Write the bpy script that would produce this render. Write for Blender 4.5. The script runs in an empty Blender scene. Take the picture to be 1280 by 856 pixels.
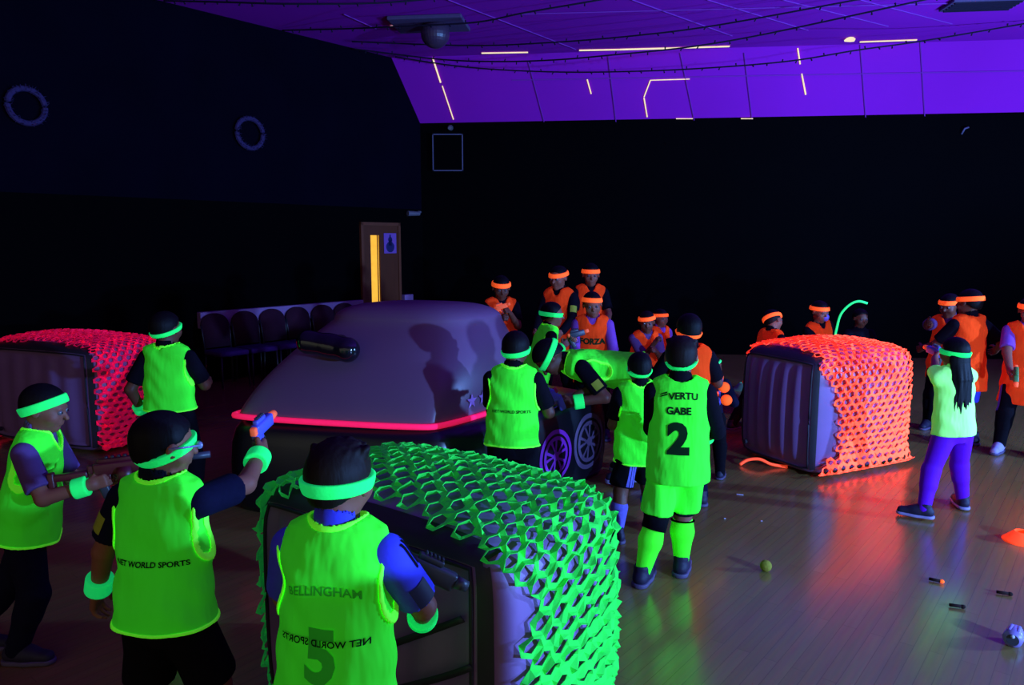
import bpy, bmesh, math, random
import numpy as np
from mathutils import Vector, Matrix
from mathutils.bvhtree import BVHTree

random.seed(7)
SC = bpy.context.scene
COL = SC.collection
PI = math.pi
R = math.radians
# ------------------------------------------------------------------ camera
FPX, CAMH, HORIZ = 950.0, 1.92, 300.0
PITCH = math.atan((428 - HORIZ) / FPX)
CP, SP = math.cos(PITCH), math.sin(PITCH)
cam_d = bpy.data.cameras.new('camera'); cam = bpy.data.objects.new('camera', cam_d)
COL.objects.link(cam); SC.camera = cam
cam_d.sensor_width = 36; cam_d.lens = 36 * FPX / 1280
cam.location = (0, 0, CAMH); cam.rotation_euler = (PI / 2 - PITCH, 0, 0)
cam_d.clip_start = .05; cam_d.clip_end = 200

def ray(px, py):
    a, b = (px - 640) / FPX, (428 - py) / FPX
    return Vector((a, CP + b * SP, -SP + b * CP))
def at_y(px, py, Y):
    d = ray(px, py); t = Y / d.y
    return Vector((0, 0, CAMH)) + d * t
def at_z(px, py, z):
    d = ray(px, py); t = (z - CAMH) / d.z
    return Vector((0, 0, CAMH)) + d * t
def on_plane(px, py, p0, n):
    d = ray(px, py); o = Vector((0, 0, CAMH))
    return o + d * ((Vector(p0) - o).dot(n) / d.dot(n))

# ------------------------------------------------------------------ render
vs = SC.view_settings
SC.display_settings.display_device = 'sRGB'
vs.view_transform = 'Standard'; vs.look = 'None'; vs.exposure = 0; vs.gamma = 1; vs.use_curve_mapping = False
cy = SC.cycles
cy.max_bounces = 5; cy.diffuse_bounces = 3; cy.glossy_bounces = 3; cy.transmission_bounces = 2
cy.sample_clamp_indirect = 2.0; cy.sample_clamp_direct = 0
cy.use_denoising = True; cy.caustics_reflective = False; cy.caustics_refractive = False
W = bpy.data.worlds.new('world'); SC.world = W; W.use_nodes = True
WB = W.node_tree.nodes['Background']; WB.inputs[0].default_value = (1.0, .98, .68, 1); WB.inputs[1].default_value = .36

# ------------------------------------------------------------------ materials
MATS = {}
def noise_mix(nt, c1, c2, scale, detail=3, stretch=None):
    tc = nt.nodes.new('ShaderNodeTexCoord'); nz = nt.nodes.new('ShaderNodeTexNoise')
    nz.inputs['Scale'].default_value = scale; nz.inputs['Detail'].default_value = detail
    if stretch:
        mp = nt.nodes.new('ShaderNodeMapping'); mp.inputs['Scale'].default_value = stretch
        nt.links.new(tc.outputs['Object'], mp.inputs[0]); nt.links.new(mp.outputs[0], nz.inputs['Vector'])
    else:
        nt.links.new(tc.outputs['Object'], nz.inputs['Vector'])
    mx = nt.nodes.new('ShaderNodeMix'); mx.data_type = 'RGBA'
    mx.inputs[6].default_value = (*c1, 1); mx.inputs[7].default_value = (*c2, 1)
    nt.links.new(nz.outputs['Fac'], mx.inputs[0])
    return mx.outputs[2], nz.outputs['Fac']

def mat(name, col, rough=.6, spec=.3, var=.15, scale=30, bump=0, metal=0, stretch=None, coat=0):
    if name in MATS: return MATS[name]
    m = bpy.data.materials.new(name); m.use_nodes = True; nt = m.node_tree
    b = nt.nodes['Principled BSDF']
    c1 = tuple(max(0, c * (1 - var)) for c in col); c2 = tuple(c * (1 + var) for c in col)
    o, f = noise_mix(nt, c1, c2, scale, stretch=stretch)
    nt.links.new(o, b.inputs['Base Color'])
    b.inputs['Roughness'].default_value = rough; b.inputs['Metallic'].default_value = metal
    b.inputs['Specular IOR Level'].default_value = spec
    b.inputs['Coat Weight'].default_value = coat
    if bump:
        bp = nt.nodes.new('ShaderNodeBump'); bp.inputs['Strength'].default_value = bump; bp.inputs['Distance'].default_value = .004
        nt.links.new(f, bp.inputs['Height']); nt.links.new(bp.outputs[0], b.inputs['Normal'])
    MATS[name] = m; return m

def fluo(name, glow, resp, var=.12, scale=14, bump=.4, stretch=None):
    """fluorescent dye: a faint own glow plus a strong answer to the lamps"""
    if name in MATS: return MATS[name]
    m = bpy.data.materials.new(name); m.use_nodes = True; nt = m.node_tree
    nt.nodes.remove(nt.nodes['Principled BSDF']); out = nt.nodes['Material Output']
    o, f = noise_mix(nt, tuple(c * (1 - var) for c in resp), tuple(c * (1 + var) for c in resp), scale, stretch=stretch)
    d = nt.nodes.new('ShaderNodeBsdfDiffuse'); nt.links.new(o, d.inputs[0])
    e = nt.nodes.new('ShaderNodeEmission'); e.inputs[0].default_value = (*glow, 1)
    a = nt.nodes.new('ShaderNodeAddShader')
    nt.links.new(d.outputs[0], a.inputs[0]); nt.links.new(e.outputs[0], a.inputs[1]); nt.links.new(a.outputs[0], out.inputs[0])
    if bump:
        bp = nt.nodes.new('ShaderNodeBump'); bp.inputs['Strength'].default_value = bump; bp.inputs['Distance'].default_value = .05 if scale < 8 else .004
        nt.links.new(f, bp.inputs['Height']); nt.links.new(bp.outputs[0], d.inputs['Normal'])
    MATS[name] = m; return m

def emit(name, col, s):
    if name in MATS: return MATS[name]
    m = bpy.data.materials.new(name); m.use_nodes = True; nt = m.node_tree
    nt.nodes.remove(nt.nodes['Principled BSDF']); out = nt.nodes['Material Output']
    o, f = noise_mix(nt, tuple(c * .75 for c in col), tuple(c * 1.2 for c in col), 9)
    e = nt.nodes.new('ShaderNodeEmission'); nt.links.new(o, e.inputs[0]); e.inputs[1].default_value = s
    nt.links.new(e.outputs[0], out.inputs[0]); MATS[name] = m; return m

# palette -------------------------------------------------
fluo('bib_green', (.006, .07, .002), (0.08, 1.57, 0.048), scale=3, bump=.6, stretch=(2.4, 2.4, .7))
fluo('bib_green_edge', (.03, .20, .005), (0.32, 2.08, 0.08))
fluo('bib_orange', (.06, .004, .002), (1.35, .07, .008), scale=3, bump=.6, stretch=(2.4, 2.4, .7))
fluo('band_green', (.002, .26, .07), (0.048, 1.6, 0.16), scale=60)
fluo('band_orange', (.40, .05, .008), (3.52, 0.24, 0.032), scale=60)
fluo('net_green', (.002, .05, .011), (0.048, .95, 0.08), scale=9)
fluo('net_orange', (.22, .024, .008), (4.64, 0.288, 0.08), scale=9)
fluo('net_pink', (.10, .0015, .018), (2.24, 0.0128, 0.112), scale=9)
fluo('trim_pink', (.45, .008, .05), (3.2, 0.032, 0.192))
fluo('tee_green', (.01, .2, .02), (.75, 1.6, .30), scale=3, bump=.6, stretch=(2.4, 2.4, .7))
fluo('sock_green', (.008, .14, .003), (0.096, 1.52, 0.032))
fluo('cone_orange', (.5, .035, .006), (3.84, 0.16, 0.032))
fluo('dart_orange', (.5, .07, .01), (2.88, 0.224, 0.032))
fluo('glow_strip', (.01, .6, .16), (0.08, 1.28, 0.24))
mat('skin', (.27, .085, .05), .55, .3, .1, 20)
mat('skin_dark', (.15, .045, .025), .5, .3, .1, 20)
mat('hair_black', (.0035, .0022, .0025), .6, .15, .4, 60, .6, stretch=(1, 1, .15))
mat('hair_brown', (.011, .0055, .004), .6, .15, .4, 60, .6, stretch=(1, 1, .15))
mat('eye_white', (.16, .13, .14), .2, .5, .05)
mat('black_cloth', (.005, .0035, .006), .9, .06, .3, 40, .4)
mat('dark_cloth', (.006, .004, .008), .9, .06, .3, 40, .4)
mat('navy_cloth', (.006, .005, .020), .9, .08, .3, 40, .4)
mat('blue_shirt', (.06, .06, .75), .8, .2, .1, 25, .4)
mat('grey_blue_shirt', (.12, .05, .18), .8, .2, .1, 25, .4)
mat('lilac_shirt', (.26, .06, .40), .8, .2, .1, 25, .4)
mat('violet_leggings', (.17, .003, .62), .75, .2, .1, 25, .3)
mat('pale_sock', (.16, .12, .5), .85, .1, .25, 50, .5)
mat('shoe_dark', (.018, .012, .035), .6, .3, .3, 40)
mat('sole_dark', (.10, .07, .14), .6, .3, .2, 30)
mat('sole_pale', (.35, .28, .5), .6, .3, .2, 30)
mat('patch_yellow', (.35, .38, .03), .7, .2, .1)
mat('letter_dark', (.004, .03, .006), .8, .1, .1)
fluo('letter_faint', (.003, .03, .002), (0.032, 0.64, 0.032))
mat('letter_white', (.35, .3, .8), .8, .1, .1)
mat('gun_blue', (.12, .12, .6), .35, .5, .1, 20)
mat('gun_grey', (.05, .05, .07), .4, .5, .1, 20)
fluo('gun_orange', (.2, .03, .01), (1.92, 0.192, 0.064))
mat('gun_green', (.08, .22, .05), .4, .5, .1, 20)
mat('gun_dark_red', (.10, .008, .015), .4, .5, .1, 20)
mat('gun_red', (.5, .02, .06), .4, .5, .1, 20)
mat('box_grey', (.27, .13, .33), .42, .4, .12, 6, .3)
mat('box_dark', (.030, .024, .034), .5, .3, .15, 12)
mat('car_grey', (.18, .085, .15), .38, .45, .06, 3)
mat('car_black', (.006, .006, .010), .30, .5, .3, 8)
mat('gloss_black', (.006, .005, .009), .12, .6, .2, 10)
mat('wheel_violet', (.34, .03, .5), .6, .3, .1, 12)
mat('wheel_grey', (.11, .06, .12), .6, .3, .1, 12)
mat('star_lilac', (.5, .2, .6), .6, .3, .1, 12)
mat('wall_dark', (.0018, .0010, .006), .95, .05, .3, 1.5)
mat('wall_black', (.0008, .0006, .0010), .95, .05, .3, 1.5)
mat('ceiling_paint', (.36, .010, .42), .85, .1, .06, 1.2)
mat('seam_dark', (.28, .035, .36), .9, .1, .1)
mat('plate_dark', (.10, .06, .14), .7, .2, .2)
mat('string_dark', (.012, .006, .02), .8, .2, .2)
mat('door_wood', (.12, .028, .008), .5, .3, .25, 6, stretch=(6, 6, .5))
mat('door_frame_wood', (.17, .045, .018), .5, .3, .2, 6)
emit('door_light', (1.0, .52, .06), 1.1)
emit('gap_light', (1.0, .84, .58), 1.05)
mat('poster_paper', (.26, .10, .42), .7, .2, .05)
mat('poster_ink', (.02, .02, .10), .7, .2, .05)
mat('wreath', (.05, .03, .10), .9, .1, .5, 40)
mat('ball_grey', (.06, .03, .06), .35, .5, .2, 25)
mat('ledge', (.30, .15, .34), .6, .3, .08, 5)
mat('chair_fabric', (.045, .010, .024), .85, .1, .2, 30)
mat('chair_seat', (.06, .012, .12), .85, .1, .2, 30)
mat('chair_metal', (.02, .015, .02), .4, .5, .2)
mat('frame_grey', (.12, .10, .17), .6, .3, .2)
mat('lamp_grey', (.14, .12, .15), .5, .4, .2)
mat('cone_green', (.15, .45, .17), .6, .3, .1)
mat('ball_yellow', (.30, .26, .03), .9, .1, .3, 60, .8)
mat('dart_foam', (.030, .014, .012), .9, .1, .2)
mat('paper_white', (.6, .6, .7), .8, .1, .05)
mat('toy_blue', (.34, .24, .6), .4, .5, .3, 25)
mat('mask_lilac', (.25, .15, .7), .6, .3, .1)
mat('glass_lens', (.25, .25, .4), .15, .6, .1)

# wooden strip floor
def floor_mat():
    m = bpy.data.materials.new('floor_wood'); m.use_nodes = True; nt = m.node_tree; b = nt.nodes['Principled BSDF']
    tc = nt.nodes.new('ShaderNodeTexCoord'); mp = nt.nodes.new('ShaderNodeMapping'); mp.inputs['Rotation'].default_value = (0, 0, -FLOOR_DIR)
    nt.links.new(tc.outputs['Object'], mp.inputs[0])
    br = nt.nodes.new('ShaderNodeTexBrick'); br.inputs['Scale'].default_value = 1
    br.inputs['Brick Width'].default_value = 1.1; br.inputs['Row Height'].default_value = .065; br.inputs['Mortar Size'].default_value = .0016; br.inputs['Mortar Smooth'].default_value = .3
    br.inputs['Color1'].default_value = (.31, .185, .05, 1); br.inputs['Color2'].default_value = (.35, .21, .06, 1); br.inputs['Mortar'].default_value = (.21, .12, .035, 1); br.inputs['Bias'].default_value = 0
    nt.links.new(mp.outputs[0], br.inputs['Vector'])
    nz = nt.nodes.new('ShaderNodeTexNoise'); nz.inputs['Scale'].default_value = 5; nz.inputs['Detail'].default_value = 6
    mp2 = nt.nodes.new('ShaderNodeMapping'); mp2.inputs['Scale'].default_value = (.6, 9, 1); nt.links.new(mp.outputs[0], mp2.inputs[0]); nt.links.new(mp2.outputs[0], nz.inputs['Vector'])
    mx = nt.nodes.new('ShaderNodeMix'); mx.data_type = 'RGBA'; mx.blend_type = 'MULTIPLY'; mx.inputs[0].default_value = .45
    nt.links.new(br.outputs['Color'], mx.inputs[6]); nt.links.new(nz.outputs['Color'], mx.inputs[7])
    cr = nt.nodes.new('ShaderNodeMapRange'); cr.inputs[3].default_value = .15; cr.inputs[4].default_value = .27
    n2 = nt.nodes.new('ShaderNodeTexNoise'); n2.inputs['Scale'].default_value = 2.2; n2.inputs['Detail'].default_value = 5; nt.links.new(mp.outputs[0], n2.inputs['Vector'])
    nt.links.new(n2.outputs['Fac'], cr.inputs[0]); nt.links.new(cr.outputs[0], b.inputs['Roughness'])
    nt.links.new(mx.outputs[2], b.inputs['Base Color']); b.inputs['Specular IOR Level'].default_value = .85
    bp = nt.nodes.new('ShaderNodeBump'); bp.inputs['Strength'].default_value = .12; bp.inputs['Distance'].default_value = .002
    nt.links.new(br.outputs['Fac'], bp.inputs['Height']); bp.invert = True; nt.links.new(bp.outputs[0], b.inputs['Normal'])
    MATS['floor'] = m
FLOOR_DIR = math.atan2(1, .81)
floor_mat()


# ------------------------------------------------------------------ object helpers
def tag(o, label=None, cat=None, group=None, kind=None):
    if label: o['label'] = label
    if cat: o['category'] = cat
    if group: o['group'] = group
    if kind: o['kind'] = kind
    return o
def empty(name, loc=(0, 0, 0), rz=0):
    o = bpy.data.objects.new(name, None); COL.objects.link(o); o.location = loc; o.rotation_euler = (0, 0, rz)
    o.empty_display_size = .1
    return o
def link_mesh(name, me, m=None, parent=None, smooth=True):
    o = bpy.data.objects.new(name, me); COL.objects.link(o)
    if m: me.materials.append(m)
    if smooth and len(me.polygons): me.polygons.foreach_set('use_smooth', [True] * len(me.polygons))
    if parent: o.parent = parent
    return o
def np_mesh(name, V, Fq, m, parent=None, smooth=True):
    me = bpy.data.meshes.new(name); me.from_pydata([tuple(map(float, v)) for v in V], [], [tuple(map(int, f)) for f in Fq]); me.update()
    return link_mesh(name, me, m, parent, smooth)
def bm_obj(name, bm, m, parent=None, smooth=False):
    bmesh.ops.recalc_face_normals(bm, faces=bm.faces)
    me = bpy.data.meshes.new(name); bm.to_mesh(me); bm.free()
    return link_mesh(name, me, m, parent, smooth)
def frame_from(y, up=Vector((0, 0, 1))):
    y = Vector(y).normalized(); x = y.cross(Vector(up))
    if x.length < 1e-5: x = Vector((1, 0, 0))
    x.normalize(); z = x.cross(y)
    return Matrix((x, y, z)).transposed()
def add_box(bm, c, s, rot=None, bev=0):
    g = bmesh.ops.create_cube(bm, size=1.0); vs_ = g['verts']
    M = Matrix.Translation(Vector(c)) @ (rot.to_4x4() if rot else Matrix.Identity(4)) @ Matrix.Diagonal((*s, 1))
    bmesh.ops.transform(bm, matrix=M, verts=vs_)
    if bev:
        es = list({e for v in vs_ for e in v.link_edges})
        bmesh.ops.bevel(bm, geom=es, offset=bev, segments=2, profile=.5, affect='EDGES')
    return bm
def add_cyl(bm, a, b, r1, r2=None, n=14):
    a, b = Vector(a), Vector(b); r2 = r1 if r2 is None else r2
    M = Matrix.Translation((a + b) / 2) @ frame_from(b - a).to_4x4() @ Matrix.Rotation(-PI / 2, 4, 'X')
    bmesh.ops.create_cone(bm, cap_ends=True, segments=n, radius1=r1, radius2=r2, depth=(b - a).length, matrix=M)
    return bm
def add_sph(bm, c, r, s=(1, 1, 1), n=16):
    M = Matrix.Translation(Vector(c)) @ Matrix.Diagonal((*s, 1))
    bmesh.ops.create_uvsphere(bm, u_segments=n, v_segments=n // 2 + 2, radius=r, matrix=M); return bm
def add_tube(bm, pts, r, n=8, closed=False):
    pts = [Vector(p) for p in pts]; rings = []; N = len(pts)
    for i, p in enumerate(pts):
        a = pts[(i - 1) % N] if (closed or i > 0) else p; b = pts[(i + 1) % N] if (closed or i < N - 1) else p
        Fm = frame_from(b - a); rr = r[i] if isinstance(r, (list, tuple)) else r
        rings.append([bm.verts.new(p + Fm @ Vector((math.cos(2 * PI * k / n) * rr, 0, math.sin(2 * PI * k / n) * rr))) for k in range(n)])
    for i in range(N if closed else N - 1):
        A, B = rings[i], rings[(i + 1) % N]
        for k in range(n): bm.faces.new((A[k], A[(k + 1) % n], B[(k + 1) % n], B[k]))
    if not closed:
        bm.faces.new(rings[0]); bm.faces.new(rings[-1][::-1])
    return bm
def copy_tree(o, parent=None):
    c = o.copy(); COL.objects.link(c)
    if parent: c.parent = parent
    for ch in list(o.children): copy_tree(ch, c)
    return c

# ------------------------------------------------------------------ signed distance meshing (surface nets)
def surface_nets(D, org, h):
    nx, ny, nz = D.shape; S = D < 0
    cnt = np.zeros((nx - 1, ny - 1, nz - 1), np.int8)
    for i in (0, 1):
        for j in (0, 1):
            for k in (0, 1): cnt += S[i:nx - 1 + i, j:ny - 1 + j, k:nz - 1 + k]
    act = (cnt > 0) & (cnt < 8); I = np.argwhere(act)
    acc = np.zeros((len(I), 3)); num = np.zeros(len(I))
    co = [np.array(c) for c in [(0,0,0),(1,0,0),(0,1,0),(1,1,0),(0,0,1),(1,0,1),(0,1,1),(1,1,1)]]
    for a in co:
        for b in co:
            if (b - a).min() < 0 or (b - a).sum() != 1: continue
            A = I + a; B = I + b
            da = D[A[:, 0], A[:, 1], A[:, 2]]; db = D[B[:, 0], B[:, 1], B[:, 2]]
            m = (da < 0) != (db < 0); t = np.where(m, da / np.where(m, da - db, 1), 0)
            acc += np.where(m[:, None], a + (b - a) * t[:, None], 0); num += m
    V = (I + acc / num[:, None]) * h + np.array(org)
    idm = -np.ones(act.shape, np.int64); idm[act] = np.arange(len(I))
    Fs = []
    for ax in range(3):
        u, v = (ax + 1) % 3, (ax + 2) % 3
        sl0 = [slice(1, -1)] * 3; sl1 = [slice(1, -1)] * 3; sl0[ax] = slice(0, -1); sl1[ax] = slice(1, None)
        s0 = S[tuple(sl0)]; s1 = S[tuple(sl1)]; E = np.argwhere(s0 != s1)
        if not len(E): continue
        ins = s0[E[:, 0], E[:, 1], E[:, 2]]; o = np.ones(3, int); o[ax] = 0; E = E + o
        du = np.zeros(3, int); du[u] = 1; dv = np.zeros(3, int); dv[v] = 1
        g = lambda X: idm[X[:, 0], X[:, 1], X[:, 2]]
        q = np.stack([g(E - du - dv), g(E - dv), g(E), g(E - du)], 1)
        q[~ins] = q[~ins][:, ::-1]; Fs.append(q)
    return V, np.concatenate(Fs) if Fs else np.zeros((0, 4), int)

class Prim:
    def __init__(s, lo, hi, fn, k=.0, op='add'): s.lo, s.hi, s.fn, s.k, s.op = np.array(lo, float), np.array(hi, float), fn, k, op
def A3(v): return np.array([v[0], v[1], v[2]], float)
def cap(a, b, ra, rb=None, k=.01, op='add'):
    a, b = A3(a), A3(b); rb = ra if rb is None else rb; ab = b - a; L2 = max(ab @ ab, 1e-12); r = max(ra, rb)
    def fn(X, Y, Z):
        t = np.clip(((X - a[0]) * ab[0] + (Y - a[1]) * ab[1] + (Z - a[2]) * ab[2]) / L2, 0, 1)
        return np.sqrt((X - a[0] - t * ab[0]) ** 2 + (Y - a[1] - t * ab[1]) ** 2 + (Z - a[2] - t * ab[2]) ** 2) - (ra + (rb - ra) * t)
    return Prim(np.minimum(a, b) - r, np.maximum(a, b) + r, fn, k, op)
def ell_fn(c, M, rad):
    c = A3(c); M = np.array(M, float).reshape(3, 3); ir = 1 / np.array(rad, float); mr = min(rad)
    def fn(X, Y, Z):
        x, y, z = X - c[0], Y - c[1], Z - c[2]; s = 0; s2 = 0
        for i in range(3):
            q = (x * M[0, i] + y * M[1, i] + z * M[2, i]) * ir[i]
            s = s + q * q; s2 = s2 + (q * ir[i]) ** 2
        n = np.sqrt(s); return n * (n - 1) / np.maximum(np.sqrt(s2), 1e-9)
    return fn
def ell(c, M, rad, k=.01, op='add'):
    r = max(rad); c = A3(c); return Prim(c - r, c + r, ell_fn(c, M, rad), k, op)
def rbox(c, M, half, rnd, k=.01, op='add'):
    c = A3(c); M = np.array(M, float).reshape(3, 3); r = np.linalg.norm(half)
    def fn(X, Y, Z):
        x, y, z = X - c[0], Y - c[1], Z - c[2]; o = 0; mx = None
        for i in range(3):
            q = np.abs(x * M[0, i] + y * M[1, i] + z * M[2, i]) - half[i] + rnd
            o = o + np.maximum(q, 0) ** 2; mx = q if mx is None else np.maximum(mx, q)
        return np.sqrt(o) + np.minimum(mx, 0) - rnd
    return Prim(c - r, c + r, fn, k, op)
def sdf(prims, h, clip=None, extra=None, return_raw=True):
    adds = [p for p in prims if p.op == 'add']
    lo = np.min([p.lo - p.k for p in adds], 0) - 2.5 * h; hi = np.max([p.hi + p.k for p in adds], 0) + 2.5 * h
    n = np.ceil((hi - lo) / h).astype(int) + 1
    ax = [lo[i] + h * np.arange(n[i]) for i in range(3)]
    D = np.full(tuple(n), 9.0)
    for p in prims:
        e = p.k + 3 * h
        a = [max(0, int((p.lo[i] - e - lo[i]) / h)) for i in range(3)]; b = [min(n[i], int((p.hi[i] + e - lo[i]) / h) + 2) for i in range(3)]
        if any(b[i] <= a[i] for i in range(3)): continue
        X = ax[0][a[0]:b[0]][:, None, None]; Y = ax[1][a[1]:b[1]][None, :, None]; Z = ax[2][a[2]:b[2]][None, None, :]
        d = p.fn(X, Y, Z); sl = (slice(a[0], b[0]), slice(a[1], b[1]), slice(a[2], b[2])); c = D[sl]
        if p.op == 'add':
            if p.k > 0:
                w = np.maximum(p.k - np.abs(c - d), 0) / p.k; D[sl] = np.minimum(c, d) - w * w * p.k * .25
            else: D[sl] = np.minimum(c, d)
        else:
            d = -d
            if p.k > 0:
                w = np.maximum(p.k - np.abs(c - d), 0) / p.k; D[sl] = np.maximum(c, d) + w * w * p.k * .25
            else: D[sl] = np.maximum(c, d)
    if clip is not None:
        X = ax[0][:, None, None]; Y = ax[1][None, :, None]; Z = ax[2][None, None, :]
        D = np.maximum(D, clip(X, Y, Z))
    D[0], D[-1], D[:, 0], D[:, -1], D[:, :, 0], D[:, :, -1] = 9, 9, 9, 9, 9, 9
    return surface_nets(D, lo, h)
def join(parts):
    Vs, Fs, o = [], [], 0
    for V, Fq in parts:
        if len(V) == 0: continue
        Vs.append(V); Fs.append(Fq + o); o += len(V)
    return np.concatenate(Vs), np.concatenate(Fs)
# ------------------------------------------------------------------ people
V3 = Vector
def ik(a, target, l1, l2, pole):
    d = target - a; L = min(max(d.length, abs(l1 - l2) * 1.05 + 1e-3), (l1 + l2) * .995); u = d.normalized()
    x = (l1 * l1 - l2 * l2 + L * L) / (2 * L); y = math.sqrt(max(l1 * l1 - x * x, 1e-8))
    p = pole - u * pole.dot(u)
    if p.length < 1e-5: p = V3((0, 1, .1)) - u * u.y
    p.normalize()
    return a + u * x + p * y, a + u * L

ZT = np.array([-.075, -.03, 0, .06, .12, .2, .27, .31, .335, .36])
AX = np.array([.045, .088, .094, .087, .08, .088, .094, .085, .05, .03])
AY = np.array([.05, .066, .068, .06, .056, .062, .062, .05, .04, .03])
BZ = np.array([-.16, 0, .1, .2, .27, .31, .337, .354, .364])
BX = np.array([.132, .126, .12, .118, .118, .117, .106, .072, .045])
BY = np.array([.112, .101, .088, .08, .076, .067, .056, .045, .035])

def torso_prim(P, T, H, zt, ax, ay, z0, z1, off=0., wr=0., k=.02, seed=0, shell=0., cuts=()):
    P = A3(P); M = np.array(T).reshape(3, 3)
    def fn(X, Y, Z):
        x0, y0, zz = X - P[0], Y - P[1], Z - P[2]
        x = x0 * M[0, 0] + y0 * M[1, 0] + zz * M[2, 0]; y = x0 * M[0, 1] + y0 * M[1, 1] + zz * M[2, 1]
        z = x0 * M[0, 2] + y0 * M[1, 2] + zz * M[2, 2]
        a = np.interp(z / H, zt, ax) * H + off; b = np.interp(z / H, zt, ay) * H + off
        d = (np.sqrt((x / a) ** 2 + (y / b) ** 2) - 1) * np.minimum(a, b)
        if wr:
            s = seed * 1.7
            d = d + wr * (np.sin(31 * x + 17 * z + s + 1.5 * np.sin(13 * z + s)) * .6 + np.sin(47 * z + 23 * x - s + 2 * np.sin(19 * x + s)) * .4
                          + .8 * np.sin(26 * x + s * 2) * np.clip(.12 - z / H, 0, .3) * 4)
        return np.maximum(np.maximum(d, z - z1 * H), z0 * H - z)
    r = H * .17 + off
    p1 = P + M[:, 2] * z0 * H; p2 = P + M[:, 2] * z1 * H
    return Prim(np.minimum(p1, p2) - r, np.maximum(p1, p2) + r, fn, k)

def hand_prims(w, d, n, s, L, curl, spread=.12, thumb=.5):
    """five-fingered hand: w wrist, d pointing, n palm normal, s thumb side; L hand length"""
    d, n, s = d.normalized(), n.normalized(), s.normalized(); pr = []
    M = Matrix((s, d, n)).transposed()
    pr.append(rbox(w + d * L * .27, M, (L * .215, L * .27, L * .085), L * .075, .006))
    pr.append(cap(w - d * L * .1, w + d * L * .1, L * .15, L * .165, .012))
    fl = [.40, .46, .43, .34]; fx = [.155, .052, -.052, -.15]
    for i in range(4):
        p = w + d * L * (.50 if i in (1, 2) else .47) + s * L * fx[i]
        dd = (d + s * spread * (1.5 - i) * .6).normalized(); ang = 0
        for j, fr in enumerate((.45, .31, .26)):
            ang += R(curl * (0.85, 1.1, .8)[j] + (i * 2.0))
            q = p + (dd * math.cos(ang) + n * math.sin(ang)) * L * fl[i] * fr
            pr.append(cap(p, q, L * (.062 - .006 * j), L * (.056 - .006 * j), .003)); p = q
    p = w + d * L * .12 + s * L * .16 + n * L * .03; td = (d * .72 + s * .65 + n * .25).normalized()
    q = p + td * L * .22; pr.append(cap(p, q, L * .085, L * .068, .008))
    t2 = (d * .85 + s * (.35 - thumb) + n * (.2 + thumb)).normalized()
    e = q + t2 * L * .17; pr.append(cap(q, e, L * .064, L * .058, .003))
    t3 = (d * .8 + s * (.1 - thumb) + n * (.2 + thumb)).normalized()
    pr.append(cap(e, e + t3 * L * .13, L * .058, L * .048, .003))
    return pr

def head_field(c, Rm, hs, parts):
    """parts: face=True adds features"""
    q = lambda x, y, z: c + Rm @ V3((x * hs, y * hs, z * hs))
    pr = [ell(q(0, -.06, .12), Rm, (.355 * hs, .44 * hs, .375 * hs), .01),
          ell(q(0, .10, -.17), Rm, (.275 * hs, .29 * hs, .31 * hs), .13 * hs),
          cap(q(0, .27, -.40), q(0, .25, -.38), .085 * hs, None, .1 * hs),
          cap(q(-.15, .35, .07), q(.15, .35, .07), .045 * hs, None, .09 * hs),
          ell(q(-.17, .24, -.14), Rm, (.12 * hs,) * 3, .1 * hs), ell(q(.17, .24, -.14), Rm, (.12 * hs,) * 3, .1 * hs),
          cap(q(0, .385, -.0), q(0, .47, -.14), .034 * hs, .055 * hs, .06 * hs),
          ell(q(-.145, .46, -.0), Rm, (.085 * hs, .085 * hs, .06 * hs), .05 * hs, 'sub'), ell(q(.145, .46, -.0), Rm, (.085 * hs, .085 * hs, .06 * hs), .05 * hs, 'sub'),
          cap(q(-.075, .375, -.235), q(.075, .375, -.235), .028 * hs, None, .04 * hs), cap(q(-.06, .375, -.285), q(.06, .375, -.285), .03 * hs, None, .04 * hs),
          cap(q(-.085, .415, -.26), q(.085, .415, -.26), .016 * hs, None, .012 * hs, 'sub')]
    for sx in (-1, 1):
        pr.append(ell(q(sx * .375, -.03, -.02), Rm, (.042 * hs, .095 * hs, .135 * hs), .03 * hs))
        pr.append(ell(q(sx * .425, .0, -.01), Rm, (.035 * hs, .05 * hs, .08 * hs), .02 * hs, 'sub'))
    return pr, q

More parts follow.
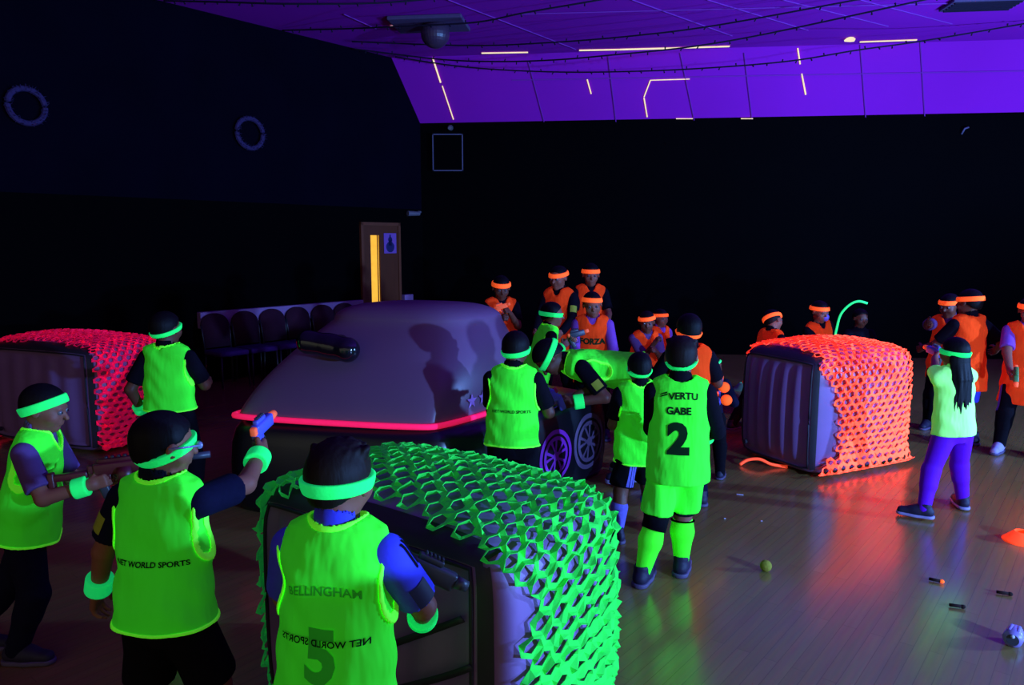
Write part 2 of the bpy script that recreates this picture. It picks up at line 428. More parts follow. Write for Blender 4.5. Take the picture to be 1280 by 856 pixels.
LETTER_JOBS = []
def lettering(parent, s, size, P, T, H, z, obj, m, back=True, x0=0, mirror=False, spacing=1.0, arch=0, name='lettering', bold=0, lift=.004):
    cu = bpy.data.curves.new('text', 'FONT'); cu.body = s; cu.size = size; cu.align_x = 'CENTER'; cu.space_character = spacing
    cu.offset = bold; cu.resolution_u = 3
    to = bpy.data.objects.new('text', cu); COL.objects.link(to)
    dg = bpy.context.evaluated_depsgraph_get(); me = bpy.data.meshes.new_from_object(to.evaluated_get(dg))
    bpy.data.objects.remove(to); bpy.data.curves.remove(cu)
    bm = bmesh.new(); bm.from_mesh(me); bpy.data.meshes.remove(me)
    xs = [v.co.x for v in bm.verts]
    if not xs: bm.free(); return
    st = max(size * .3, .008); x = min(xs) + st
    while x < max(xs):
        g = list(bm.verts) + list(bm.edges) + list(bm.faces)
        bmesh.ops.bisect_plane(bm, geom=g, plane_co=(x, 0, 0), plane_no=(1, 0, 0)); x += st
    ys = [v.co.y for v in bm.verts]; y = min(ys) + st
    while y < max(ys):
        g = list(bm.verts) + list(bm.edges) + list(bm.faces)
        bmesh.ops.bisect_plane(bm, geom=g, plane_co=(0, y, 0), plane_no=(0, 1, 0)); y += st
    me0 = obj.data; vs_ = [v.co.copy() for v in me0.vertices]; bvh = BVHTree.FromPolygons(vs_, [tuple(p.vertices) for p in me0.polygons])
    Tm = Matrix(T); sx = (1 if back else -1) * (-1 if mirror else 1); fdir = Tm.col[1] * (1 if back else -1)
    w = max(abs(v) for v in xs)
    for v in bm.verts:
        lx, ly = v.co.x, v.co.y
        p = P + Tm.col[0] * (sx * (lx + x0)) + Tm.col[2] * (z * H + ly - arch * (lx / w) ** 2)
        hit = bvh.ray_cast(p - fdir * .6, fdir)
        v.co = (hit[0] - fdir * lift) if hit[0] else p
    return bm_obj(name, bm, m, parent)

PEOPLE = {}
def person(key, label, X, Y, h, yaw, lean=0, roll=0, twist=0, head=(0, 0, 0), rh=None, lh=None, rpole=None, lpole=None,
           feet=((-.09, 0), (.09, 0)), toe=(10, 10), heel=(0, 0), crouch=0, hipx=0, hipy=0, skin='skin', shirt='dark_cloth', sleeve='short', bib='bib_green',
           hem=-.115, legs='shorts', legmat='black_cloth', sock=None, shoe='shoe_dark', sole='sole_dark', band='band_green', bz=.02, bt=12, br=0, bw=.085,
           hair='short', hairmat='hair_black', wrist=(None, None), kpole=((-.12, 1, 0), (.12, 1, 0)), curl=(25, 25), vox=.0085, near=False, eyes=False, group=None, tee=None, longhem=None, bibwrinkle=.007, sockt=.45):
    root = empty('person', (X, Y, 0), -R(yaw)); tag(root, label, 'person', group)
    H = h; inv = (Matrix.Translation((X, Y, 0)) @ Matrix.Rotation(-R(yaw), 4, 'Z')).inverted()
    loc = lambda p: None if p is None else (inv @ p if isinstance(p, Vector) else V3(p) * H)
    T = Matrix.Rotation(-R(twist), 3, 'Z') @ Matrix.Rotation(-R(lean), 3, 'X') @ Matrix.Rotation(R(roll), 3, 'Y')
    r_, f_, u_ = T.col[0].copy(), T.col[1].copy(), T.col[2].copy()
    P = V3((hipx * H, hipy * H, (.495 - crouch) * H))
    S = [P + r_ * (sx * .103 * H) + u_ * (.285 * H) for sx in (-1, 1)]
    Rh = Matrix.Rotation(-R(head[0]), 3, 'Z') @ Matrix.Rotation(-R(head[1]), 3, 'X') @ Matrix.Rotation(R(head[2]), 3, 'Y')
    hs = .160 * H; nb = P + u_ * (.335 * H); hc = nb + (Rh.col[2] * .6 + u_ * .4).normalized() * (.088 * H) + Rh.col[1] * (.008 * H)
    L1, L2, HL = .172 * H, .15 * H, .108 * H
    tg = [loc(lh) or (S[0] + V3((-.05, .02, -.30)) * H), loc(rh) or (S[1] + V3((.05, .02, -.30)) * H)]
    pole = [V3(lpole or (-.5, -.6, -.6)), V3(rpole or (.5, -.6, -.6))]
    E, Wr = [], []
    for i in range(2):
        e, w = ik(S[i], tg[i], L1, L2, pole[i]); E.append(e); Wr.append(w)
    hip = [P + r_ * (sx * .052 * H) - u_ * (.01 * H) for sx in (-1, 1)]; hip = [P + V3((sx * .052 * H, 0, -.012 * H)) for sx in (-1, 1)]
    K, An = [], []
    for i in range(2):
        a = V3((feet[i][0] * H, feet[i][1] * H, (.043 + heel[i]) * H)); kp = V3(kpole[i])
        k, an = ik(hip[i], a, .232 * H, .222 * H, kp); K.append(k); An.append(an)
    # ---- body: one continuous skin
    pr = [torso_prim(P, T, H, ZT, AX, AY, -.075, .36, k=.02)]
    pr.append(cap(nb - u_ * .03 * H, hc + Rh @ V3((0, -.12, -.22)) * hs, .037 * H, .034 * H, .02))
    for i in range(2):
        pr += [cap(S[i], E[i], .033 * H, .027 * H, .02), cap(E[i], Wr[i], .0275 * H, .0185 * H, .012)]
        pr += [cap(hip[i], K[i], .058 * H, .038 * H, .02), cap(K[i], K[i] * .65 + An[i] * .35 - V3((0, .006 * H, 0)), .038 * H, .039 * H, .015), cap(K[i] * .65 + An[i] * .35, An[i], .037 * H, .023 * H, .012)]
        fd = Matrix.Rotation(-R((-1, 1)[i] * toe[i]), 3, 'Z') @ V3((0, 1, 0))
        pr.append(cap(An[i] - V3((0, 0, .02 * H)), An[i] + fd * .09 * H - V3((0, 0, .024 * H + heel[i] * .5 * H)), .02 * H, .017 * H, .012))
    hp, q = head_field(hc, Rh, hs, True)
    body = [sdf(pr + hp, vox)]
    hands = []
    for i in range(2):
        d = (Wr[i] - E[i]).normalized(); inward = r_ * (1, -1)[i]; n = inward - d * inward.dot(d)
        if n.length < .25: n = V3((0, 0, -1)) - d * (-d.z)
        n.normalize(); s = n.cross(d)
        if s.dot(V3((0, .4, 1))) < 0: s = -s
        body.append(sdf(hand_prims(Wr[i], d, n, s, HL, curl[i], thumb=.35 if curl[i] > 35 else .05) + [cap(Wr[i] - d * .03 * H, Wr[i], .0205 * H, .0185 * H, .008)], .0036 if near else .0045))
        hands.append((Wr[i] + d * HL * .45 + n * HL * .15, d, n, s))
    bo = np_mesh('body', *join(body), MATS[skin], root)
    if eyes:
        for sx in (-1, 1):
            bm = bmesh.new(); add_sph(bm, q(sx * .145, .355, 0), .062 * hs, n=12); eo = bm_obj('eye', bm, MATS['eye_white'], root, True)
            bm = bmesh.new(); add_sph(bm, q(sx * .145, .40, 0), .028 * hs, n=10); bm_obj('pupil', bm, MATS['black_cloth'], eo, True)
    # ---- hair
    if hair != 'none':
        hp2 = [ell(q(0, -.065, .13), Rh, (.395 * hs, .475 * hs, .42 * hs), .01), ell(q(0, -.2, -.08), Rh, (.31 * hs, .29 * hs, .3 * hs), .1 * hs)]
        Rn = np.array(Rh).reshape(3, 3); hcn = A3(hc)
        def hclip(X, Y, Z):
            x0, y0, z0 = X - hcn[0], Y - hcn[1], Z - hcn[2]
            x = (x0 * Rn[0, 0] + y0 * Rn[1, 0] + z0 * Rn[2, 0]) / hs; y = (x0 * Rn[0, 1] + y0 * Rn[1, 1] + z0 * Rn[2, 1]) / hs; z = (x0 * Rn[0, 2] + y0 * Rn[1, 2] + z0 * Rn[2, 2]) / hs
            return ((.03 + .64 * y + .22 * np.clip(y, 0, 1) - z) * .75 + .012 * np.sin(x * 38 + y * 12) * np.sin(y * 33 + z * 9)) * hs
        parts = [sdf(hp2, vox * .8, hclip)]
        if hair == 'tuft':
            tp = []
            for a in range(170):
                an = random.uniform(-1, 1) * 2.8; rr = random.uniform(.05, .32); x, y = math.sin(an) * rr, math.cos(an) * rr + .0
                b0 = q(x, y - .03, .44 - rr * rr * .9); tp.append(cap(b0, b0 + Rh @ V3((random.uniform(-.03, .03) + x * .2, random.uniform(-.02, .08), random.uniform(.05, .10))) * hs, .05 * hs, .014 * hs, .012))
            parts = [sdf(hp2 + tp, vox * .75, hclip)]
        if hair == 'long':
            tp = []
            for a in range(54):
                an = -1.15 + 2.3 * a / 53 + random.uniform(-.08, .08); x = math.sin(an) * .36; y = -.08 - math.cos(an) * .33
                p0 = q(x * .9, y, .08); p1 = q(x * 1.02, y - .02, -.25); p2 = q(x * .95 + random.uniform(-.03, .03), y - .08, -.85)
                p2 = q(x * 1.1 + random.uniform(-.06, .06), y - .13 - random.uniform(0, .06), -.85); p3 = q(x * 1.1 + random.uniform(-.13, .13), y - .17 - random.uniform(0, .1), -1.75 - random.uniform(0, .6))
                tp += [cap(p0, p1, .065 * hs, .07 * hs, .01), cap(p1, p2, .07 * hs, .066 * hs, .006), cap(p2, p3, .066 * hs, .012 * hs, .004)]
            parts.append(sdf(tp, vox * .75))
        if hair == 'tail':
            tp = [cap(q(0, -.5, .12), q(0, -.72, .0), .09 * hs, .12 * hs, .02), cap(q(0, -.72, 0), q(0.02, -.72, -.45), .12 * hs, .03 * hs, .02)]
            parts.append(sdf(tp, vox))
        np_mesh('hair', *join(parts), MATS[hairmat], root)
    if band:
        c = q(0, -.065, .1); Rb = Rh @ Matrix.Rotation(R(br), 3, 'Y') @ Matrix.Rotation(R(bt), 3, 'X')
        nz_ = A3(Rb.col[2]); c2 = A3(q(0, -.06, bz))
        f1 = ell_fn(c, Rh, (.425 * hs, .505 * hs, .47 * hs))
        def bfn(X, Y, Z):
            d = f1(X, Y, Z); z = (X - c2[0]) * nz_[0] + (Y - c2[1]) * nz_[1] + (Z - c2[2]) * nz_[2]
            th = .016 * H * .6
            return np.sqrt(np.maximum(np.maximum(d, -(d + th)), 0) ** 2 + np.maximum(np.abs(z) - bw * hs + .004, 0) ** 2) - .004
        r = .56 * hs
        np_mesh('headband', *sdf([Prim(A3(c) - r, A3(c) + r, bfn)], vox * .55), MATS[band], root)
    # ---- shirt
    def sleeve_prims(off, t, wide=1.25):
        out = []
        for i in range(2):
            if t <= 1:
                a, b = S[i], E[i]; L = (b - a).length; dn = A3((b - a).normalized()); a_ = A3(a)
                base = cap(a, b, .033 * H + off, .030 * H * wide + off, .02); f0 = base.fn
                def fn(X, Y, Z, f0=f0, a_=a_, dn=dn, L=L): return np.maximum(f0(X, Y, Z), (X - a_[0]) * dn[0] + (Y - a_[1]) * dn[1] + (Z - a_[2]) * dn[2] - t * L)
                base.fn = fn; out.append(base)
            else:
                out += [cap(S[i], E[i], .033 * H + off, .029 * H + off, .02), cap(E[i], E[i].lerp(Wr[i], t - 1), .0285 * H + off, .024 * H + off, .012)]
        return out
    if shirt:
        hz = -.04 if not tee else hem
        tz = [torso_prim(P, T, H, ZT, AX * (1.0 if not tee else 1.12), AY * (1.0 if not tee else 1.14), hz if tee else -.06, .345, off=.008, wr=.002 if not tee else .004, k=.02)]
        if tee: tz = [torso_prim(P, T, H, BZ, BX * .97, BY * .95, hem, .352, wr=.005, seed=len(PEOPLE))]
        tz += sleeve_prims(.009, {'short': .8, 'cap': .7, 'long': 1.92, 'half': 1.15}[sleeve])
        tz.append(cap(nb - u_ * .02 * H, nb + u_ * .022 * H + (Rh.col[1] * -.006 * H), .047 * H, .045 * H, .01)); tz.append(cap(nb + u_ * .016 * H, nb + u_ * .1 * H, .0405 * H, .045 * H, .004, 'sub'))
        np_mesh('shirt', *sdf(tz, vox), MATS[shirt], root)
    # ---- bib
    bibo = None
    if bib:
        wr = bibwrinkle; base = torso_prim(P, T, H, BZ, BX, BY, hem, .366, wr=wr, seed=len(PEOPLE) + 1)
        subs = [cap(nb + u_ * .018 * H, nb + u_ * .12 * H, .056 * H, .07 * H, .008, 'sub'), cap(nb + u_ * .03 * H + f_ * .02 * H, nb - u_ * .035 * H + f_ * .09 * H, .036 * H, .02 * H, .01, 'sub')]
        for i in range(2):
            sx = (-1, 1)[i]
            subs.append(ell(P + r_ * (sx * .14 * H) + u_ * (.232 * H), T, (.040 * H, .1 * H, .092 * H), .008, 'sub'))
            e = S[i].lerp(E[i], .5); subs.append(cap(S[i] - u_ * .012 * H + r_ * (sx * .02 * H), e + r_ * (sx * .015 * H), .040 * H, .044 * H, .01, 'sub'))
        bv = sdf([base] + subs, vox * (.8 if near else 1))
        bibo = np_mesh('bib', *bv, MATS[bib], root)
        if near:
            def bfn(X, Y, Z, hemline=False):
                d0 = base.fn(X, Y, Z); e = None
                for s_ in subs:
                    d = np.abs(s_.fn(X, Y, Z)); e = d if e is None else np.minimum(e, d)
                pz = A3(P); uu = A3(u_); z = (X - pz[0]) * uu[0] + (Y - pz[1]) * uu[1] + (Z - pz[2]) * uu[2]
                eh = np.abs(z - (hem + .004) * H)
                if hemline: return np.maximum(np.abs(d0 + .001) - .005, eh - .0055)
                e = np.where(eh < .02, 1.0, e)
                inside = None
                for s_ in subs:
                    d = -s_.fn(X, Y, Z); inside = d if inside is None else np.maximum(inside, d)
                return np.maximum(np.maximum(np.abs(d0 + .001) - .005, e - .0055), inside - .004)
            np_mesh('bib_binding', *sdf([Prim(base.lo - .01, base.hi + .01, bfn)], vox * .62), MATS[bib + '_edge'], root)
            np_mesh('bib_hem', *sdf([Prim(base.lo - .01, base.hi + .01, lambda X, Y, Z: bfn(X, Y, Z, True))], vox * .62), MATS[bib + '_edge'], root)
    # ---- legs
    if legs == 'shorts':
        lp = [torso_prim(P, T, H, ZT, AX, AY, -.075, .05, off=.012, k=.02)]
        for i in range(2):
            e = hip[i].lerp(K[i], .86); a_ = A3(hip[i]); dn = A3((K[i] - hip[i]).normalized()); L = (e - hip[i]).length
            base = cap(hip[i], K[i], .064 * H, .066 * H, .03); f0 = base.fn
            def fn(X, Y, Z, f0=f0, a_=a_, dn=dn, L=L): return np.maximum(f0(X, Y, Z) + .004 * np.sin(X * 60 + Z * 9), (X - a_[0]) * dn[0] + (Y - a_[1]) * dn[1] + (Z - a_[2]) * dn[2] - L)
            base.fn = fn; lp.append(base)
        np_mesh('shorts', *sdf(lp, vox), MATS[legmat], root)
    else:
        lp = [torso_prim(P, T, H, ZT, AX, AY, -.075, .05, off=.008, k=.02)]; o = .012 if legs == 'trousers' else .008
        for i in range(2):
            lp += [cap(hip[i], K[i], .058 * H + o, .039 * H + o, .025), cap(K[i], An[i] + V3((0, 0, .008 * H)), .039 * H + o, .027 * H + o * 1.1, .02), cap(K[i], K[i] * .65 + An[i] * .35, .04 * H + o, .039 * H + o * .8, .02)]
        np_mesh('leggings' if legs == 'leggings' else 'trousers', *sdf(lp, vox), MATS[legmat], root)
    for i in range(2):
        fd = Matrix.Rotation(-R((-1, 1)[i] * toe[i]), 3, 'Z') @ V3((0, 1, 0)); tip = R(-55 * heel[i] / .1) if heel[i] else 0
        sd = fd.cross(V3((0, 0, 1))); fwd = Matrix.Rotation(-abs(tip) if heel[i] else 0, 3, sd) @ fd; upv = sd.cross(fwd); a0 = An[i] - upv * .043 * H
        g = lambda x, y, z: a0 + sd * (x * H) + fwd * (y * H) + upv * (z * H)
        sp = [cap(g(0, -.022, .034), g(0, .04, .034), .03 * H, .03 * H, .01), cap(g(0, .03, .03), g(0, .108, .024), .031 * H, .024 * H, .02), cap(g(0, -.006, .04), g(0, -.006, .07), .03 * H, .031 * H, .015), cap(g(0, .02, .055), g(0, .06, .04), .022 * H, .02 * H, .015),
              cap(g(0, -.006, .072), g(0, -.006, .09), .024 * H, .026 * H, .004, 'sub')]
        un = A3(upv); a0n = A3(a0)
        shc = lambda X, Y, Z, un=un, a0n=a0n: .006 * H - ((X - a0n[0]) * un[0] + (Y - a0n[1]) * un[1] + (Z - a0n[2]) * un[2])
        so = np_mesh('shoe', *sdf(sp, vox * .7, shc), MATS[shoe], root)
        p2 = [cap(g(0, -.022, .01), g(0, .05, .01), .034 * H, .034 * H, .01), cap(g(0, .04, .01), g(0, .108, .01), .035 * H, .028 * H, .01)]
        slc = lambda X, Y, Z, un=un, a0n=a0n: np.maximum(.001 - ((X - a0n[0]) * un[0] + (Y - a0n[1]) * un[1] + (Z - a0n[2]) * un[2]), ((X - a0n[0]) * un[0] + (Y - a0n[1]) * un[1] + (Z - a0n[2]) * un[2]) - .018 * H)
        np_mesh('sole', *sdf(p2, vox * .7, slc), MATS[sole], so)
        if sock:
            tp = An[i].lerp(K[i], sockt)
            mid = An[i].lerp(K[i], min(sockt, .62)); sk = [cap(An[i] - V3((0, 0, .01 * H)), mid, .027 * H, (.027 + .02 * min(sockt / .62, 1)) * H, .01)]
            if sockt > .65: sk.append(cap(mid, tp, .047 * H, .045 * H, .02))
            np_mesh('sock', *sdf(sk, vox * .8), MATS[sock], root)
        if wrist[i]:
            d = (Wr[i] - E[i]).normalized(); c = Wr[i] - d * .028 * H
            def wfn(X, Y, Z, c=A3(c), d=A3(d)):
                t = (X - c[0]) * d[0] + (Y - c[1]) * d[1] + (Z - c[2]) * d[2]
                rr = np.sqrt(np.maximum((X - c[0]) ** 2 + (Y - c[1]) ** 2 + (Z - c[2]) ** 2 - t * t, 0)); d0 = rr - .0315 * H
                return np.sqrt(np.maximum(np.maximum(d0, -(d0 + .0135 * H)), 0) ** 2 + np.maximum(np.abs(t) - .02 * H, 0) ** 2) - .004
            np_mesh('wristband', *sdf([Prim(A3(c) - .06 * H, A3(c) + .06 * H, wfn)], vox * .55), MATS[wrist[i]], root)
    Mw = inv.inverted(); R3 = Mw.to_3x3()
    PEOPLE[key] = dict(root=root, P=P, T=T, H=H, bib=bibo, hands=[(Mw @ a, R3 @ b, R3 @ c, R3 @ d) for a, b, c, d in hands], q=q, Rh=Rh, hs=hs, S=S, E=E, W=Wr, K=K, An=An, hip=hip)
    return PEOPLE[key]

# ------------------------------------------------------------------ toy blasters
def blaster(label, pos, direction, scale=1, body='gun_blue', accent='gun_orange', grip='gun_grey', kind='pistol', up=(0, 0, 1), group=None):
    r = empty('toy_blaster', pos); r.rotation_euler = frame_from(direction, Vector(up)).to_euler(); r.scale = (scale,) * 3
    tag(r, label, 'toy gun', group)
    L = .16 if kind == 'pistol' else .30
    bm = bmesh.new(); add_box(bm, (0, L * .35, .05), (.042, L, .06), bev=.01); add_box(bm, (0, L * .2, .088), (.026, L * .55, .022), bev=.006)
    add_box(bm, (0, L * .0, .02), (.036, .06, .05), Matrix.Rotation(R(12), 3, 'X'), .008); bm_obj('body', bm, MATS[body], r, True)
    bm = bmesh.new(); add_cyl(bm, (0, L * .84, .055), (0, L * 1.12, .055), .022, .018, 16); bm_obj('muzzle', bm, MATS[accent], r, True)
    bm = bmesh.new(); add_box(bm, (0, -.012, -.035), (.03, .045, .11), Matrix.Rotation(R(14), 3, 'X'), .01); bm_obj('grip', bm, MATS[grip], r, True)
    bm = bmesh.new(); add_tube(bm, [(0, .03, .02), (0, .06, -.012), (0, .055, -.035), (0, .02, -.04)], .005, 6); bm_obj('trigger_guard', bm, MATS[grip], r, True)
    bm = bmesh.new(); add_box(bm, (0, .032, -.002), (.009, .012, .035), bev=.003); bm_obj('trigger', bm, MATS[accent], r, True)
    bm = bmesh.new(); add_box(bm, (0, -L * .18, .055), (.03, .03, .04), bev=.007); bm_obj('priming_slide', bm, MATS[accent], r, True)
    bm = bmesh.new()
    for k in range(5): add_box(bm, (0, L * (.05 + .09 * k), .103), (.02, L * .045, .01), bev=.002)
    bm_obj('rail', bm, MATS[grip], r, True)
    if kind == 'rifle':
        bm = bmesh.new(); add_cyl(bm, (0, .06, .015), (0, .12, .015), .045, .045, 20); bm_obj('dart_drum', bm, MATS[accent], r, True)
        bm = bmesh.new(); add_box(bm, (0, -.15, .035), (.03, .16, .035), bev=.008); add_box(bm, (0, -.225, .01), (.034, .03, .11), bev=.008); bm_obj('stock', bm, MATS[body], r, True)
        bm = bmesh.new(); add_cyl(bm, (0, L * 1.1, .055), (0, L * 1.55, .055), .016, .016, 14); bm_obj('barrel', bm, MATS[grip], r, True)
    return r
# ------------------------------------------------------------------ room shell
LW0 = Vector((-4.2, 10.1, 0)); LWD = Vector((.81, 1, 0)).normalized(); LWN = Vector((LWD.y, -LWD.x, 0))
FAR = 13.35; ZC = 4.86
def lw(px, Y=None):          # point of the left wall seen at image column px (on the floor)
    k = (px - 640) / FPX; # x = k * depth along view, depth ~ CP*Y - ...
    t = (k * LW0.y * CP - LW0.x) / (LWD.x - k * LWD.y * CP)
    return LW0 + LWD * t
def lw_pt(px, py): return on_plane(px, py, LW0, LWN)
def quad_obj(name, pts, m, kind='structure', thick=None):
    bm = bmesh.new(); vs_ = [bm.verts.new(p) for p in pts]; f = bm.faces.new(vs_)
    if thick is not None:
        r = bmesh.ops.extrude_face_region(bm, geom=[f]); bmesh.ops.translate(bm, verts=[v for v in r['geom'] if isinstance(v, bmesh.types.BMVert)], vec=thick)
    o = bm_obj(name, bm, MATS[m] if isinstance(m, str) else m); o['kind'] = kind; return o
quad_obj('floor', [(-14, -6, 0), (16, -6, 0), (16, FAR + .6, 0), (-14, FAR + .6, 0)], 'floor', thick=Vector((0, 0, -.1)))
tcor = (FAR - LW0.y) / LWD.y; cor = LW0 + LWD * tcor
def wl(t, z): return LW0 + LWD * t + Vector((0, 0, z))
DADO = 2.44
quad_obj('wall_right', [(11, -6, 0), (11, 15, 0), (11, 15, ZC), (11, -6, ZC)], 'wall_black', thick=Vector((.2, 0, 0)))
quad_obj('wall_left', [wl(-17, 0), wl(tcor + .2, 0), wl(tcor + .2, ZC), wl(-17, ZC)], 'wall_dark', thick=-LWN * .2)
o = quad_obj('trim_1', [wl(-17, 0) + LWN * .002, wl(tcor, 0) + LWN * .002, wl(tcor, DADO) + LWN * .002, wl(-17, DADO) + LWN * .002], 'wall_black', thick=LWN * .02)
# flat ceiling and its sloped margin
cr0 = at_z(488, 72, ZC); cr1 = at_z(1145, 53, ZC); crd = (cr1 - cr0).normalized(); crE = cr0 + crd * 17
b0 = Vector((cor.x, FAR, at_y(525, 154, FAR).z)); bE = b0 + crd * 17
quad_obj('wall_back', [b0 * 1 - crd * .3 - Vector((0, 0, b0.z)), bE - Vector((0, 0, bE.z)), bE + Vector((0, 0, .6)), b0 - crd * .3 + Vector((0, 0, .6))], 'wall_black', thick=Vector((0, .2, 0)))
wt = wl(-17, ZC)
quad_obj('ceiling', [cr0 - LWN * .0, wt, Vector((18, -8, ZC)), crE], 'ceiling_paint', thick=Vector((0, 0, .1)))
SLN = (cr1 - cr0).cross(b0 - cr0).normalized()
if SLN.z > 0: SLN = -SLN
quad_obj('ceiling_slope', [cr0, crE, bE, b0], 'ceiling_paint', thick=Vector((0, .08, .08)))
def sp(px, py): return on_plane(px, py, cr0, SLN) + SLN * .012
def fc(px, py): return at_z(px, py, ZC - .012)
def strip(name, a, b, w, m, kind='structure'):
    bm = bmesh.new(); d = b - a; up = Vector((0, 0, 1)); add_box(bm, (a + b) / 2, (w, d.length, .012), frame_from(d)); o = bm_obj(name, bm, MATS[m])
    o['kind'] = kind; return o
tn = [2]
def trim(a, b, w, m): strip('trim_%d' % tn[0], a, b, w, m); tn[0] += 1
# glowing gaps where daylight gets between the panels
for a, b, w in [((602, 66.5), (660, 65.5), .05), ((724, 63), (775, 62), .06), ((775, 62), (830, 60.5), .08), ((830, 60.5), (912, 58), .07), ((1075, 52.5), (1146, 50), .05), ((488, 33), (530, 31), .03)]:
    trim(fc(*a), fc(*b), w * .65, 'gap_light')
for a, b, w in [((541, 72), (551, 103), .03), ((553, 107), (567, 149), .018), ((734, 99), (739, 117), .02), ((813, 100), (862, 98.5), .014), ((813, 100), (805, 121), .016), ((805, 122), (809, 146), .022), ((997, 60), (1000, 80), .024), ((1002, 92), (1007, 118), .026), ((926, 148), (941, 148), .03), ((845, 148), (866, 148), .012)]:
    trim(sp(*a), sp(*b), w * .75, 'gap_light')
bm = bmesh.new(); p = fc(1063, 48); add_tube(bm, [p + Vector((-.06, .06, -.02)), p, p + Vector((.06, -.02, -.03))], [.012, .05, .02], 10); tag(bm_obj('emergency_lamp', bm, MATS['gap_light'], None, True), 'small bright white lamp on the ceiling near the sloped edge', 'lamp')
for a, b in [((640, 100), (1300, 88)), ((930, 66), (940, 150)), ((1075, 56), (1082, 148)), ((1150, 52), (1156, 150)), ((760, 70), (770, 152)), ((850, 66), (868, 152)), ((660, 76), (680, 152))]:
    trim(sp(*a), sp(*b), .012, 'seam_dark')
for a, b in [((884, 0), (1010, 38)), ((978, 0), (1110, 33)), ((1075, 0), (1190, 30)), ((790, 0), (915, 45)), ((640, 18), (1280, 2)), ((430, 18), (470, 36)), ((560, 0), (720, 62))]:
    trim(fc(*a), fc(*b), .012, 'seam_dark')
# ceiling vent
v = at_z(1228, 3, ZC); bm = bmesh.new(); Rz = Matrix.Rotation(math.atan2(crd.y, crd.x), 3, 'Z'); add_box(bm, v + Vector((0, 0, -.02)), (.85, .45, .04), Rz, .01); vo = tag(bm_obj('ceiling_vent', bm, MATS['plate_dark']), 'dark rectangular vent grille in the ceiling at the top edge', 'vent')
for k in range(5):
    bm = bmesh.new(); add_box(bm, v + Rz @ Vector((0, -.16 + .08 * k, -.05)), (.78, .03, .02), Rz); bm_obj('slat', bm, MATS['string_dark'], vo)
# mirror ball below its plate
pb = at_z(537, 27, ZC); bm = bmesh.new(); add_box(bm, pb + Vector((0, 0, -.03)), (1.0, .7, .05), Rz, .01); tag(bm_obj('ceiling_plate', bm, MATS['plate_dark'], None), 'dark square plate on the ceiling above the mirror ball', 'ceiling plate')
bc = at_y(544, 42, pb.y - .05); rt = empty('mirror_ball', bc); tag(rt, 'round grey mirror ball hanging under the ceiling plate', 'mirror ball')
bm = bmesh.new(); add_sph(bm, (0, 0, 0), .195, n=28); bm_obj('ball', bm, MATS['ball_grey'], rt)
bm = bmesh.new(); add_cyl(bm, (0, 0, .18), (0, 0, ZC - .05 - bc.z), .018); bm_obj('hanging_rod', bm, MATS['string_dark'], rt)
# strings of small dark lights under the ceiling
def catmull(P, n=12):
    out = []
    for i in range(len(P) - 1):
        a, b, c, d = P[max(i - 1, 0)], P[i], P[i + 1], P[min(i + 2, len(P) - 1)]
        for k in range(n):
            t = k / n; out.append(.5 * ((2 * b) + (c - a) * t + (2 * a - 5 * b + 4 * c - d) * t * t + (3 * b - a - 3 * c + d) * t ** 3))
    return out + [P[-1]]
bm = bmesh.new(); add_cyl(bm, (0, 0, 0), (0, 0, -.04), .006, .011, 6); bulb_me = bpy.data.meshes.new('bulb'); bm.to_mesh(bulb_me); bm.free(); bulb_me.materials.append(MATS['string_dark'])
SLB = ['dark light string sagging along the top left edge of the ceiling', 'dark light string running past the ceiling plate behind the mirror ball', 'dark light string hanging just below the mirror ball',
       'dark light string crossing in front of the bright ceiling gap', 'lowest dark light string, sagging across the sloped ceiling']
SPT = [[(205, 1), (290, 3), (360, 5), (468, 4), (545, -2)], [(353, 38), (432, 36), (500, 33), (594, 28), (656, 16), (749, 0), (800, -10)], [(440, 52), (584, 57), (692, 53), (800, 44), (900, 31), (1070, 0), (1110, -8)],
       [(441, 61), (548, 74), (620, 77), (692, 75), (763, 69), (860, 59), (960, 42), (1155, 0), (1190, -8)], [(494, 71), (584, 84), (692, 90), (800, 89), (900, 84), (990, 76), (1070, 63), (1155, 51), (1290, 28)]]
for lb, pts in zip(SLB, SPT):
    n = len(pts); P3 = [at_z(x, y, ZC - .04 - (.5 if pts[0][1] > 60 else .26) * math.sin(PI * i / (n - 1))) for i, (x, y) in enumerate(pts)]
    c = catmull(P3, 14); rt = empty('light_string', P3[0]); tag(rt, lb, 'light string', 'light strings under the ceiling')
    bm = bmesh.new(); add_tube(bm, [p - P3[0] for p in c], .011, 5); bm_obj('cable', bm, MATS['string_dark'], rt, True)
    acc = 0; nb_ = 0
    for i in range(1, len(c)):
        acc += (c[i] - c[i - 1]).length
        if acc > .16 and nb_ < 70:
            acc = 0; nb_ += 1; b = bpy.data.objects.new('bulb', bulb_me); COL.objects.link(b); b.parent = rt; b.location = c[i] - P3[0]; b.rotation_euler = (random.uniform(-.7, .7), random.uniform(-.7, .7), 0)
            if nb_ % 3 == 0: b.rotation_euler = (PI + random.uniform(-.5, .5), random.uniform(-.5, .5), 0)
